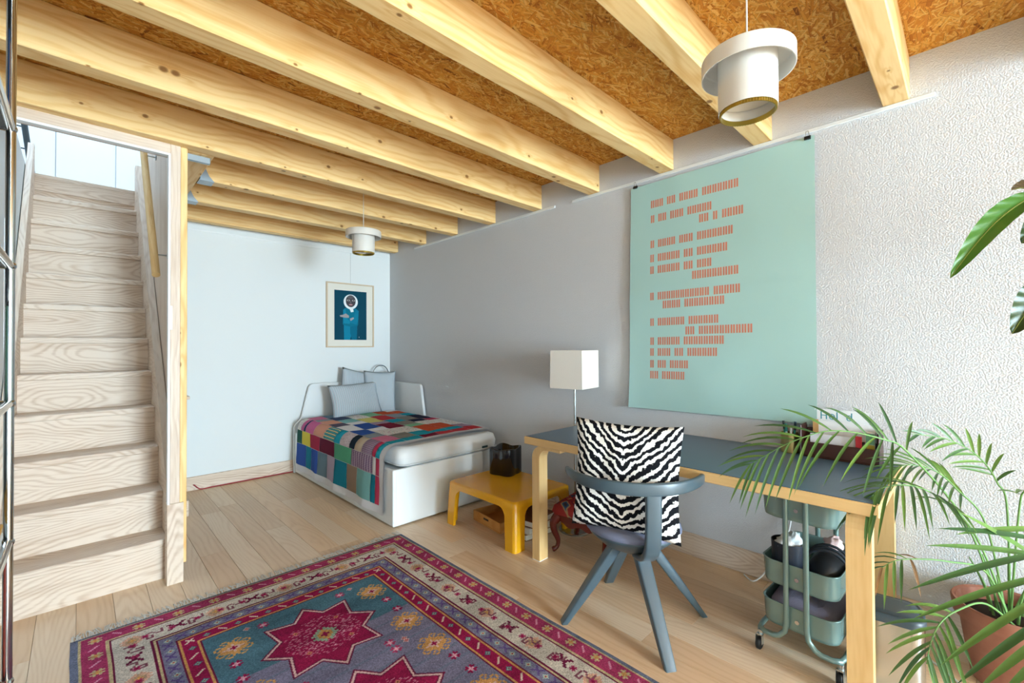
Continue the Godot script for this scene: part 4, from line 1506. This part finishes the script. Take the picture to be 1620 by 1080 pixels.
func pictures() -> void:
	# big poster clipped to the rail: plain rows of coral bars stand in for its print
	var cv := Canvas.new(528, 750, Color("add1cc"))
	rng.seed = 3
	var ink := Color("d4826a")
	var lines := [[0.085, 0.14, [3, 2, 4, 7]], [0.150, 0.14, [1, 2, 3, 5]], [0.192, 0.44, [2, 1, 4]], [0.262, 0.14, [1, 4, 3, 7]], [0.325, 0.14, [1, 5, 2, 6]], [0.376, 0.14, [1, 5, 2, 3]], [0.420, 0.40, [9]], [0.492, 0.14, [1, 11, 5]], [0.533, 0.22, [4, 8]], [0.606, 0.14, [1, 6, 6]], [0.648, 0.36, [2, 10]], [0.690, 0.14, [1, 5, 8]], [0.738, 0.14, [1, 3, 2, 6]], [0.790, 0.14, [1, 2, 4]], [0.838, 0.14, [2, 5]]]
	for l in lines:
		var x: float = l[1] * 528.0
		for n in l[2]:
			for k in n:
				cv.rect(x + 1, l[0] * 750 - 4, 5, 25, ink)
				cv.rect(x + 8, l[0] * 750 - 4, 5, 25, ink)
				x += 15
			x += 11
	var pm := mat(Color.WHITE, 0.55, 0.0, 0.35)
	pm.albedo_texture = cv.done()
	var po := thing("poster", "large pale green poster with rows of coral print hanging on plaster wall", "poster", Vector3(WX, 0.885, -1.08))
	var st := ms()
	var f = func(u: float, v: float, off: float) -> Vector3:
		var z := lerpf(-0.53 - 0.022 * v, 0.535, u)
		var y := lerpf(1.495, 0.0, v) + (u - 0.5) * 0.01
		var dx := 0.016 + 0.007 * sin(v * 3.0) * (1 - v) + 0.006 * nz.get_noise_2d(u * 1.4, v * 1.7) + 0.018 * pow(v, 6.0) * pow(absf(u - 0.5) * 2, 4.0)
		return Vector3(-dx - off, y, z)
	grid(st, func(u, v): return f.call(u, v, 0.0), 24, 34)
	grid(st, func(u, v): return f.call(u, v, -0.0012), 24, 34, 0, 1, 0, 1, true)
	part(st, "sheet", pm, po)
	var k := 0
	for z in [-1.575, -0.575]:
		var cl := thing("binder_clip", ["black binder clip holding the poster corner next to the desk lamp side", "black binder clip holding the poster corner next to the palm side"][k], "clip", Vector3(WX - 0.018, 2.374, z), 0, "binder clips holding the poster")
		k += 1
		st = ms()
		extr(st, PackedVector2Array([Vector2(-0.011, 0.0), Vector2(0.011, 0.0), Vector2(0.003, 0.018), Vector2(-0.003, 0.018)]), 0.028, Transform3D(Basis(), Vector3(0, -0.005, -0.014)))
		part(st, "clip_body", mat(Color("17181a"), 0.4), cl)
		st = ms()
		tube(st, [Vector3(0, 0.012, -0.009), Vector3(-0.008, 0.036, -0.005), Vector3(-0.008, 0.036, 0.005), Vector3(0, 0.012, 0.009)], 0.0014, 6)
		part(st, "clip_handle", mat(Color("a39a86"), 0.3, 0.9), cl)
	# framed print above the bed
	var fr := thing("framed_picture", "framed print of a figure in blue suit and white hood above the bed", "picture", Vector3(2.235, 1.295, ZB))
	var fm := mat(Color("d7bfa0"), 0.5)
	for s in [[Vector3(-0.28, 0, 0), Vector3(0.28, 0.014, 0.026)], [Vector3(-0.28, 0.716, 0), Vector3(0.28, 0.73, 0.026)], [Vector3(-0.28, 0.014, 0), Vector3(-0.266, 0.716, 0.026)], [Vector3(0.266, 0.014, 0), Vector3(0.28, 0.716, 0.026)]]:
		box("frame_side", s[0], s[1], fm, fr, 0.002)
	box("mount", Vector3(-0.266, 0.014, 0.004), Vector3(0.266, 0.716, 0.014), hexm("e9e3d6", 0.9), fr, 0.0)
	var pc := Canvas.new(190, 280, Color("15475a"))
	var teal := Color("14728a")
	pc.poly([Vector2(55, 280), Vector2(54, 190), Vector2(60, 185), Vector2(128, 185), Vector2(134, 190), Vector2(130, 280), Vector2(101, 280), Vector2(96, 258), Vector2(90, 280)], Color("1782a0"))
	pc.poly([Vector2(91, 185), Vector2(134, 185), Vector2(130, 280), Vector2(101, 280), Vector2(96, 258), Vector2(91, 240)], Color("126a85"))
	pc.poly([Vector2(48, 190), Vector2(50, 110), Vector2(66, 98), Vector2(124, 98), Vector2(142, 112), Vector2(138, 195), Vector2(92, 205), Vector2(52, 196)], teal)
	pc.poly([Vector2(50, 110), Vector2(62, 100), Vector2(70, 140), Vector2(78, 165), Vector2(92, 172), Vector2(88, 188), Vector2(52, 186)], Color("1b86a4"))
	pc.poly([Vector2(142, 112), Vector2(124, 108), Vector2(112, 150), Vector2(84, 160), Vector2(90, 182), Vector2(128, 192), Vector2(138, 170)], Color("177b98"))
	pc.poly([Vector2(30, 142), Vector2(50, 138), Vector2(66, 130), Vector2(84, 142), Vector2(84, 154), Vector2(60, 154), Vector2(34, 150)], Color("a49a9a"))
	pc.poly([Vector2(90, 158), Vector2(110, 150), Vector2(114, 158), Vector2(94, 172)], Color("a8a0a4"))
	pc.ell(94, 62, 42, 42, Color("e6edee"))
	pc.poly([Vector2(86, 100), Vector2(108, 100), Vector2(112, 118), Vector2(96, 122)], Color("e6edee"))
	pc.ell(94, 58, 29, 34, Color("4a464b"))
	pc.ell(94, 36, 20, 9, Color("5f5a5e"))
	for ex in [80, 110]:
		pc.ell(ex, 54, 8, 5, Color("d8d6d2"))
		pc.ell(ex, 54, 4, 4, Color("201c1e"))
	pc.poly([Vector2(93, 52), Vector2(88, 70), Vector2(100, 70)], Color("6b6568"))
	pc.ell(94, 78, 11, 4, Color("c08f92"))
	pc.rect(143, 262, 3, 5, Color("dfe4e2"))
	var prm := mat(Color.WHITE, 0.85, 0.0, 0.2)
	prm.albedo_texture = pc.done()
	st = ms()
	flat(st)
	quad(st, Vector3(-0.19, 0.085, 0.0152), Vector3(0.19, 0.085, 0.0152), Vector3(0.19, 0.645, 0.0152), Vector3(-0.19, 0.645, 0.0152))
	part(st, "print", prm, fr)
	st = ms()
	tube(st, [Vector3(0.0, 0.72, 0.006), Vector3(0.0, 1.085, 0.006)], 0.0012, 5)
	part(st, "hanging_wire", mat(Color("b5babb"), 0.4, 0.6), fr)

func bookcase() -> void:
	var chrome := mat(Color("cfd3d4"), 0.12, 1.0)
	var dark := mat(Color("23282b"), 0.4)
	var x1 := -0.125
	var x0 := -0.485
	var z0 := -1.70
	var z1 := -0.95
	var t := thing("bookcase", "chrome tube bookcase with dark metal panels facing the desk", "bookcase", Vector3(-0.3, 0, -1.325))
	var o := Vector3(-0.3, 0, -1.325)
	var ys := [0.11, 0.46, 0.81, 1.16, 1.51, 1.86, 2.21]
	for x in [x0, x1]:
		for z in [z0, z1]:
			var st := ms()
			tube(st, [Vector3(x, 0.02, z) - o, Vector3(x, 2.21, z) - o], 0.0095, 16)
			var p := part(st, "upright", chrome, t)
			for y in ys:
				var b := ms()
				var sp := []
				for k in 9:
					var a := PI * (k / 8.0 - 0.5)
					sp.append(Vector2(0.0125 * cos(a) if k > 0 and k < 8 else 0.0, 0.0125 * sin(a)))
				lathe(b, sp, Vector3(x, y, z) - o, 14, false)
				part(b, "ball_joint", chrome, p)
			var ft := ms()
			lathe(ft, [Vector2(0, 0), Vector2(0.016, 0), Vector2(0.016, 0.01), Vector2(0.008, 0.02), Vector2(0, 0.02)], Vector3(x, 0, z) - o, 16)
			part(ft, "foot", mat(Color("2a2d2f"), 0.5), p)
	for y in ys:
		for x in [x0, x1]:
			var st := ms()
			tube(st, [Vector3(x, y, z0) - o, Vector3(x, y, z1) - o], 0.0092, 12)
			part(st, "rail", chrome, t)
		for z in [z0, z1]:
			var st := ms()
			tube(st, [Vector3(x0, y, z) - o, Vector3(x1, y, z) - o], 0.0092, 12)
			part(st, "rail", chrome, t)
		box("shelf", Vector3(x0 + 0.005, y - 0.004, z0 + 0.005) - o, Vector3(x1 - 0.005, y + 0.004, z1 - 0.005) - o, dark, t, 0.0)
	for k in 6:
		box("back_panel", Vector3(x0 - 0.002, ys[k] + 0.012, z0 + 0.012) - o, Vector3(x0 + 0.002, ys[k + 1] - 0.012, z1 - 0.012) - o, dark, t, 0.0)
	# books
	rng.seed = 61
	var pal := [["1a1d20", "black"], ["1e5f6b", "teal"], ["20262c", "charcoal"], ["c2452e", "red"], ["e2dccb", "cream"], ["2d5a92", "blue"], ["d98a35", "orange"], ["4a7d8a", "grey blue"], ["7a2f2a", "brown"], ["3d7a5a", "green"]]
	for k in 6:
		var z := z0 + 0.02
		var n := 0
		while z < z1 - 0.06 and n < 8:
			var th := rng.randf_range(0.022, 0.05)
			var hh := rng.randf_range(0.22, 0.30)
			if k == 2 and n < 4:
				break
			var c: Array = pal[(k * 3 + n) % pal.size()] if k != 0 and k != 4 else pal[[0, 1, 2, 7, 0, 2, 1, 0][n]]
			var dp := rng.randf_range(0.20, 0.28)
			var b := thing("book", "%s book, %s on the %s shelf up of the bookcase" % [c[1], ["first", "second", "third", "fourth", "fifth", "sixth", "seventh", "eighth"][n] + " from the stairs end", ["lowest", "second", "third", "fourth", "fifth", "sixth"][k]], "book", Vector3(-0.15, ys[k] + 0.0045, z), 0, "books in the chrome bookcase")
			var m := hexm(c[0], 0.6)
			box("cover", Vector3(-dp, 0, 0), Vector3(0, hh, 0.002), m, b, 0.0)
			box("cover", Vector3(-dp, 0, th - 0.002), Vector3(0, hh, th), m, b, 0.0)
			box("spine", Vector3(-0.002, 0, 0.002), Vector3(0, hh, th - 0.002), m, b, 0.0)
			box("pages", Vector3(-dp + 0.004, 0.003, 0.002), Vector3(-0.002, hh - 0.003, th - 0.002), hexm("e4ddcc"), b, 0.0)
			z += th + 0.001
			n += 1
	var fo := [["box_file", "white flat box on the third shelf of the bookcase", "box", "e4e9ea", 0.0045, 0.035], ["folder", "yellow cardboard folder lying on the white flat box in the bookcase", "folder", "d9a441", 0.040, 0.02]]
	for f in fo:
		var b := thing(f[0], f[1], f[2], Vector3(-0.13, 0.81 + f[4], -1.66))
		box("lid", Vector3(-0.3, f[5] * 0.5, 0), Vector3(0.0, f[5], 0.4), hexm(f[3], 0.6), b, 0.002)
		box("tray", Vector3(-0.298, 0, 0.002), Vector3(-0.002, f[5] * 0.5, 0.398), hexm(f[3], 0.6), b, 0.001)
	var rb := thing("red_board", "thin red board leaning behind the foot of the bookcase", "board", Vector3(-0.17, 0.0, -1.735))
	box("sheet", Vector3(-0.15, 0, -0.006), Vector3(0.058, 0.40, 0.006), hexm("c23a2c"), rb, 0.001)

func rug() -> void:
	var W := 528
	var H := 840
	var cream := Color("bfb5a8")
	var crim := Color("8c2045")
	var crim2 := Color("9c3a5c")
	var blue := Color("4a6a78")
	var slate := Color("747086")
	var org := Color("c08d55")
	var gold := Color("b8a680")
	var dkred := Color("65203a")
	var cv := Canvas.new(W, H, Color("6d7286"))
	var ring := func(i: int, c: Color): cv.rect(i, i, W - 2 * i, H - 2 * i, c)
	ring.call(8, gold)
	ring.call(11, crim2)
	ring.call(36, gold)
	ring.call(40, dkred)
	ring.call(42, cream)
	ring.call(81, dkred)
	ring.call(84, gold)
	ring.call(87, dkred)
	ring.call(89, slate)
	ring.call(107, dkred)
	ring.call(109, org)
	ring.call(112, crim)
	ring.call(129, org)
	ring.call(132, dkred)
	ring.call(134, blue)
	# field: blue ends, slate middle
	rng.seed = 12
	for y in range(134 + 125, H - 134 - 125):
		cv.rect(134, y, W - 268, 1, slate.lerp(blue, 0.25 if (y / 4) % 7 == 0 else 0.0))
	# border motifs
	var flower := ["...a.a...", "..aabaa..", ".aabbbaa.", "aabbcbbaa", ".abcccba.", "aabbcbbaa", ".aabbbaa.", "..aabaa..", "...a.a..."]
	var cross := [".a.a.", "aabaa", ".bbb.", "aabaa", ".a.a."]
	var hook := ["a....a", "aa..aa", ".aaaa.", "..aa..", "..aa..", ".aaaa.", "aa..aa", "a....a"]
	var ess := ["aaaa...", "...a...", "...a...", "..a....", ".a..aaa", ".a....a", "..aaaaa"]
	var dash := ["....aa", "...aa.", "..aa..", ".aa...", "aa...."]
	var star := ["..a..", ".aba.", "abcba", ".aba.", "..a.."]
	var big := ["....oo...oo....", "...o..o.o..o...", "....o.ooo.o....", ".oo..ooooo..oo.", "o..oooowoooo..o", "o.ooooowooooo.o", ".oooowwkwwoooo.", "..owwwkkkwwwo..", ".oooowwkwwoooo.", "o.ooooowooooo.o", "o..oooowoooo..o", ".oo..ooooo..oo.", "....o.ooo.o....", "...o..o.o..o...", "....oo...oo...."]
	var put := func(rows, d: float, step: int, off: int, cols: Dictionary, s: int):
		var n := int((W - 2 * d) / step)
		for i in range(0, n + 1):
			var x := int(d + (W - 2 * d) * (i + 0.0) / n) 
			if off and i == n: continue
			if off: x += int((W - 2 * d) / n / 2.0)
			cv.stamp(rows, x, int(d), cols, s, 1)
			cv.stamp(rows, x, int(H - d), cols, s, 3)
		n = int((H - 2 * d) / step)
		for i in range(0, n + 1):
			var y := int(d + (H - 2 * d) * i / n)
			if off and i == n: continue
			if off: y += int((H - 2 * d) / n / 2.0)
			cv.stamp(rows, int(d), y, cols, s, 0)
			cv.stamp(rows, int(W - d), y, cols, s, 2)
	put.call(cross, 24.0, 44, 0, {"a": gold, "b": org}, 3)
	put.call(dash, 24.0, 44, 1, {"a": Color("c98aa0")}, 2)
	put.call(flower, 62.0, 92, 0, {"a": Color("c79a84"), "b": Color("a88a70"), "c": org}, 3)
	put.call(hook, 62.0, 92, 1, {"a": dkred}, 3)
	put.call(ess, 62.0, 46, 1, {"a": Color("7a4a55")}, 3)
	put.call(cross, 62.0, 31, 1, {"a": crim2, "b": crim}, 2)
	put.call(star, 98.0, 30, 0, {"a": Color("8fa9a8"), "b": gold, "c": crim}, 2)
	put.call(hook, 98.0, 30, 1, {"a": Color("5b4a78")}, 2)
	put.call(dash, 121.0, 40, 0, {"a": Color("cbb9a6")}, 2)
	put.call(star, 121.0, 40, 1, {"a": blue, "b": Color("93a98f"), "c": dkred}, 2)
	# star medallions down the field
	for m in 3:
		var cy := 240.0 + 190.0 * m
		var cx := W / 2.0
		for r in [[1.0, dkred], [0.96, Color("c9a5a0")], [0.90, dkred], [0.87, crim]]:
			var pts := []
			for k in 16:
				var a := TAU * k / 16.0
				var rr: float = (84.0 if k % 2 == 0 else 60.0) * r[0]
				if k % 4 == 2: rr *= 1.06
				pts.append(Vector2(cx + cos(a) * rr * 0.98, cy + sin(a) * rr * 1.06))
			cv.poly(pts, r[1])
		for k in 420:
			var a := rng.randf() * TAU
			var rr := rng.randf_range(20, 52)
			cv.rect(cx + cos(a) * rr, cy + sin(a) * rr * 0.9, 3, 1, Color("cf93a4"))
		cv.stamp(flower, int(cx), int(cy), {"a": Color("8fa08a"), "b": org, "c": crim}, 4)
		for k in 4:
			var a := TAU * (k + 0.5) / 4.0
			cv.stamp(star, int(cx + cos(a) * 42), int(cy + sin(a) * 40), {"a": Color("b8505f"), "b": org, "c": dkred}, 2)
		for sx in [-1, 1]:
			for sy in [-1, 1]:
				cv.stamp(big, int(cx + sx * 102), int(cy + sy * 58), {"o": org, "w": Color("c9a79b"), "k": crim}, 3)
				cv.stamp(cross, int(cx + sx * 58), int(cy + sy * 86), {"a": crim2, "b": Color("d29aa8")}, 3)
				cv.stamp(cross, int(cx + sx * 108), int(cy + sy * 18), {"a": crim, "b": Color("d29aa8")}, 3)
				cv.stamp(star, int(cx + sx * 78), int(cy + sy * 92), {"a": Color("c9a79b"), "b": crim2, "c": org}, 2)
	# wool speckle
	var im := cv.im
	var data := im.get_data()
	var abrash := noise_bytes(W, H, 33, 0.02, 0.25, 1.0, 3)
	for i in W * H:
		var k := rng.randi() % 37 - 18
		var f := 1.0 + k / 100.0 + (abrash[i] - 128) / 700.0
		for c in 3: data[i * 3 + c] = clampi(int(data[i * 3 + c] * f), 0, 255)
	var rm := mat(Color.WHITE, 1.0, 0.0, 0.1)
	rm.albedo_texture = tex(W, H, data)
	rm.normal_enabled = true
	rm.normal_texture = noise_tex(0.4, 256, 6, null, true, 10.0)
	rm.normal_scale = 0.0
	var x0 := -0.02
	var x1 := 1.61
	var z0 := -2.77
	var z1 := -0.22
	var r := thing("rug", "crimson and blue oriental rug with star medallions on plank floor", "rug", Vector3((x0 + x1) / 2, 0, (z0 + z1) / 2), 0.0)
	var hw := (x1 - x0) / 2
	var hd := (z1 - z0) / 2
	var st := ms()
	var f = func(u: float, v: float) -> Vector3:
		var e := minf(minf(u, 1 - u) * 40.0, minf(v, 1 - v) * 60.0)
		var x := lerpf(-hw, hw, u) + 0.006 * nz.get_noise_1d(v * 4.0)
		var z := lerpf(-hd, hd, v) + 0.008 * nz.get_noise_1d(u * 3.0 + 9) + 0.016 * (u - 0.5) * (1.0 - v)
		return Vector3(x, 0.002 + 0.009 * clampf(e, 0, 1) + 0.0008 * nz.get_noise_2d(u * 30, v * 45), z)
	grid(st, f, 60, 90, 0, 1, 0, 1, true)
	part(st, "pile", rm, r)
	st = ms()
	rng.seed = 14
	for k in 260:
		var u := (k + rng.randf()) / 260.0
		var p: Vector3 = f.call(u, 0.0)
		p.y = 0.003
		var e := p + Vector3(rng.randf_range(-0.025, 0.015), 0.0, -rng.randf_range(0.03, 0.06))
		tube(st, [p + Vector3(0, 0, 0.006), p.lerp(e, 0.5) + Vector3(rng.randf_range(-0.004, 0.004), 0.003, 0), e], 0.0024, 4, false)
	var fr := part(st, "fringe", mat(Color("ddd6cc"), 0.95), r, "pale grey wool fringe")
	fr.set_meta("kind", "stuff")

# one curved blade with a fold along its middle
func blade(base: Vector3, dir: Vector3, nrm: Vector3, l: float, w: float, droop: float, seg := 6) -> SurfaceTool:
	var st := ms()
	smooth(st)
	dir = dir.normalized()
	var side := dir.cross(nrm).normalized()
	var pts := []
	for i in seg + 1:
		var u := float(i) / seg
		var c := base + dir * l * u + Vector3(0, -droop * l * u * u, 0)
		var ww := w * (pow(sin(PI * clampf(0.10 + u * 0.9, 0, 1)), 0.7) if u < 1 else 0.02)
		pts.append([c - side * ww + nrm * ww * 0.35, c, c + side * ww + nrm * ww * 0.35])
	for i in seg:
		for k in 2:
			quad(st, pts[i][k], pts[i][k + 1], pts[i + 1][k + 1], pts[i + 1][k])
	return st

func frond(parent: Node3D, pts: Array, n: int, ll: float, m: Array, stem: Material, sd: int, start := 0.35, droop := 0.35, wid := 0.008, spread := 1.0, face := 0.2) -> void:
	rng.seed = sd
	var c := curve(pts, 40)
	var rr := []
	for i in c.size():
		c[i] -= parent.position
		rr.append(lerpf(0.0042, 0.0012, float(i) / (c.size() - 1)))
	var st := ms()
	tube(st, c, rr, 6)
	var f := part(st, "frond", stem, parent)
	for k in n:
		var u := lerpf(start, 0.985, (k + 0.5) / n)
		var i := int(u * 40)
		var p: Vector3 = c[i]
		var t: Vector3 = (c[mini(i + 1, 40)] - c[maxi(i - 1, 0)]).normalized()
		var sgn := 1.0 if k % 2 == 0 else -1.0
		var ref := Vector3.UP.lerp((EYE - p - parent.position).normalized(), face).normalized()
		var side := t.cross(ref).normalized() * sgn
		var q := (u - start) / (1.0 - start)
		var ang := lerpf(1.15, 0.35, q) * spread + rng.randf_range(-0.1, 0.1)
		var d := t * cos(ang) + side * sin(ang) + ref * rng.randf_range(0.0, 0.22)
		var l := ll * (0.55 + 0.6 * sin(PI * clampf(0.18 + q * 0.75, 0, 1))) * rng.randf_range(0.85, 1.1)
		part(blade(p, d, (ref - d.normalized() * ref.dot(d.normalized())).normalized(), l, wid, droop * rng.randf_range(0.7, 1.3)), "leaflet", m[rng.randi() % m.size()], f)

func plants() -> void:
	var terra := mat(Color("a8705a"), 0.85)
	terra.albedo_texture = noise_tex(0.012, 256, 15, ramp(Color(0.85, 0.80, 0.78), Color(1, 1, 1)))
	terra.uv1_triplanar = true
	terra.uv1_scale = Vector3(3, 3, 3)
	var soil := mat(Color("2a1b14"), 1.0)
	var greens := []
	for c in ["46682f", "587c3c", "395c31", "4f7346", "66893f"]:
		var g := hexm(c, 0.42)
		g.backlight_enabled = true
		g.backlight = Color(c).darkened(0.35)
		greens.append(g)
	var stem := hexm("6f9a56", 0.5)
	var tip := hexm("8a6a4a", 0.6)
	var base := Vector3(2.555, 0, 0.10)
	var t := thing("potted_palm", "feathery palm in terracotta pot arching over the end of the desk", "potted plant", base)
	var st := ms()
	lathe(st, [Vector2(0, 0), Vector2(0.105, 0), Vector2(0.11, 0.005), Vector2(0.142, 0.235), Vector2(0.158, 0.238), Vector2(0.165, 0.29), Vector2(0.16, 0.297), Vector2(0.148, 0.292), Vector2(0.136, 0.235), Vector2(0, 0.235)], Vector3.ZERO, 40)
	part(st, "pot", terra, t, "weathered terracotta pot")
	st = ms()
	lathe(st, [Vector2(0, 0.258), Vector2(0.07, 0.256), Vector2(0.139, 0.25), Vector2(0.137, 0.24)], Vector3.ZERO, 24, false)
	part(st, "soil", soil, t)
	var b := base + Vector3(0, 0.25, 0)
	frond(t, [b + Vector3(-0.02, 0, -0.02), pt(1530, 830, 1.68), pt(1440, 719, 1.62), pt(1395, 694, 1.60), pt(1317, 681, 1.63), pt(1254, 698, 1.68), pt(1208, 722, 1.74), pt(1182, 738, 1.79)], 30, 0.19, greens, stem, 1, 0.30, 0.3, 0.0052, 1.0, 0.68)
	frond(t, [b + Vector3(0.0, 0, 0.0), pt(1593, 802, 1.69), pt(1578, 764, 1.68), pt(1560, 735, 1.68), pt(1533, 711, 1.68), pt(1493, 693, 1.68), pt(1442, 686, 1.66)], 18, 0.12, greens, stem, 2, 0.35, 0.25, 0.0055, 0.8, 0.7)
	frond(t, [b + Vector3(-0.03, 0, 0.0), pt(1545, 850, 1.66), pt(1490, 790, 1.62), pt(1440, 768, 1.60), pt(1395, 772, 1.60), pt(1375, 790, 1.60)], 32, 0.16, greens, stem, 3, 0.35, 0.6, 0.0052, 1.0)
	frond(t, [b + Vector3(-0.01, 0, -0.01), pt(1560, 830, 1.70), pt(1515, 775, 1.70), pt(1480, 745, 1.70), pt(1440, 735, 1.70), pt(1410, 742, 1.7)], 26, 0.14, greens, stem, 4, 0.35, 0.35, 0.0045, 0.9, 0.4)
	frond(t, [b + Vector3(-0.05, 0, 0.0), pt(1560, 905, 1.64), pt(1500, 888, 1.62), pt(1450, 884, 1.62), pt(1415, 887, 1.62), pt(1392, 900, 1.62)], 10, 0.11, greens + [tip], stem, 5, 0.6, 0.6, 0.005, 1.0)
	frond(t, [b + Vector3(-0.08, 0, 0.02), pt(1560, 955, 1.58), pt(1515, 965, 1.52), pt(1488, 985, 1.50), pt(1473, 1015, 1.49), pt(1466, 1050, 1.49)], 16, 0.14, greens, stem, 6, 0.45, 0.4, 0.006, 0.9, 0.7)
	# near frond with broad blades reaching left
	rng.seed = 9
	st = ms()
	var rp := curve([b + Vector3(-0.05, 0, 0.05), pt(1665, 800, 1.55), pt(1680, 860, 1.40), pt(1690, 960, 1.32), pt(1690, 1060, 1.30)], 30)
	for i in rp.size(): rp[i] -= base
	tube(st, rp, 0.004, 6)
	var nf := part(st, "frond", stem, t)
	var bl := [[[1672, 905], [1508, 803], 1.50], [[1675, 885], [1462, 862], 1.48], [[1680, 870], [1443, 932], 1.45], [[1680, 905], [1450, 978], 1.42], [[1685, 925], [1498, 1047], 1.40], [[1686, 960], [1524, 1076], 1.38], [[1688, 985], [1556, 1085], 1.36], [[1690, 1010], [1590, 1095], 1.35], [[1672, 838], [1512, 845], 1.52], [[1672, 860], [1480, 835], 1.50]]
	for q in bl:
		var a := pt(q[0][0], q[0][1], q[2])
		var e := pt(q[1][0], q[1][1], q[2] + 0.03)
		var l := a.distance_to(e)
		var nrm := (Vector3.UP * 0.7 + (EYE - a).normalized() * 0.7).normalized()
		part(blade(a - base, e + Vector3(0, 0.10 * l, 0) - a, nrm, l, 0.0115, 0.10, 8), "leaflet", greens[rng.randi() % 5], nf)
	# fronds leaning out of the picture
	frond(t, [b, b + Vector3(-0.02, 0.35, 0.12), b + Vector3(-0.1, 0.6, 0.3), b + Vector3(-0.25, 0.62, 0.5)], 20, 0.18, greens, stem, 7, 0.4, 0.5)
	frond(t, [b, pt(1612, 810, 1.64), pt(1622, 775, 1.60), pt(1650, 755, 1.57), pt(1690, 760, 1.55)], 12, 0.10, [greens[4], greens[1]], stem, 8, 0.35, 0.3, 0.008)
	for k in 9:
		st = ms()
		var a := TAU * k / 9.0
		var s := b + Vector3(cos(a) * 0.05, 0, sin(a) * 0.05)
		tube(st, curve([s - base, s - base + Vector3(cos(a) * 0.02, 0.1, sin(a) * 0.02), s - base + Vector3(cos(a) * 0.07 - 0.02, 0.2, sin(a) * 0.06)], 6), [0.005, 0.005, 0.0045, 0.004, 0.0035, 0.003, 0.002], 6)
		part(st, "stem", stem, t)
	# broad-leaved plant whose leaves reach in from the right
	var g2 := hexm("3d6b26", 0.35)
	g2.backlight_enabled = true
	g2.backlight = Color("1f3f10")
	var g3 := hexm("22401c", 0.35)
	var g4 := hexm("4a3a1c", 0.4)
	var pb := Vector3(2.42, 0, 0.62)
	var fp := thing("broadleaf_plant", "tall broad leaved houseplant with drooping glossy leaves by the plaster wall", "potted plant", pb)
	st = ms()
	lathe(st, [Vector2(0, 0), Vector2(0.12, 0), Vector2(0.15, 0.28), Vector2(0.14, 0.28), Vector2(0.13, 0.24), Vector2(0, 0.24)], Vector3.ZERO, 32)
	part(st, "pot", terra, fp)
	st = ms()
	tube(st, curve([Vector3(0, 0.24, 0), Vector3(0.02, 0.8, -0.06), Vector3(-0.01, 1.4, -0.1), Vector3(0.0, 1.95, -0.12)], 16), 0.014, 8)
	part(st, "stem", hexm("6b5a3c"), fp)
	var lv := [
		[pt(1650, 302, 1.60), pt(1503, 440, 1.60), 0.04, g2, 0.10],
		[pt(1660, 290, 1.62), pt(1600, 300, 1.62), 0.03, g4, 0.0],
		[pt(1680, 450, 1.58), pt(1601, 528, 1.58), 0.055, g3, 0.12],
		[pt(1690, 340, 1.58), pt(1616, 385, 1.6), 0.05, g3, 0.1],
		[pb + Vector3(0, 1.9, -0.12), pb + Vector3(-0.25, 1.95, 0.1), 0.06, g2, 0.3],
		[pb + Vector3(0, 1.7, -0.12), pb + Vector3(-0.05, 1.75, 0.3), 0.06, g3, 0.3]]
	for l in lv:
		st = ms()
		var a: Vector3 = l[0]
		var e: Vector3 = l[1]
		var j := pb + Vector3(0, clampf(a.y + 0.05, 1.0, 1.93), -0.115)
		tube(st, [j - pb, a - pb], 0.004, 6)
		var lf := part(broad_leaf(a - pb, e - pb, l[2], l[4]), "leaf", l[3], fp)
		part(st, "petiole", hexm("6f8a4a"), lf)
		st = ms()
		var rib := []
		for k in 13:
			var u := k / 12.0
			rib.append(a.lerp(e, u) + Vector3(0, l[4] * a.distance_to(e) * sin(PI * u), 0) - pb)
		tube(st, rib, [0.003, 0.003, 0.003, 0.0028, 0.0026, 0.0024, 0.0022, 0.002, 0.0018, 0.0016, 0.0014, 0.0012, 0.001], 6)
		part(st, "midrib", hexm("8a9a4e"), lf)

func broad_leaf(a: Vector3, e: Vector3, w: float, bow: float) -> SurfaceTool:
	var st := ms()
	var l := a.distance_to(e)
	var d := (e - a).normalized()
	var nrm := Vector3(-0.55, 0.62, 0.35)
	nrm = (nrm - d * nrm.dot(d)).normalized()
	var side := d.cross(nrm).normalized()
	var f = func(u: float, v: float) -> Vector3:
		var s := v * 2 - 1
		var ww := w * pow(maxf(0.0, sin(PI * pow(clampf(u, 0, 1), 0.85))), 0.62)
		var fold := absf(s) * ww * 0.55
		var rib := 0.0022 * sin(u * 44.0 + absf(s) * -7.0) * absf(s)
		return a + d * l * u + Vector3(0, bow * l * sin(PI * u), 0) + side * s * ww + nrm * (fold + rib)
	grid(st, f, 30, 8)
	return st
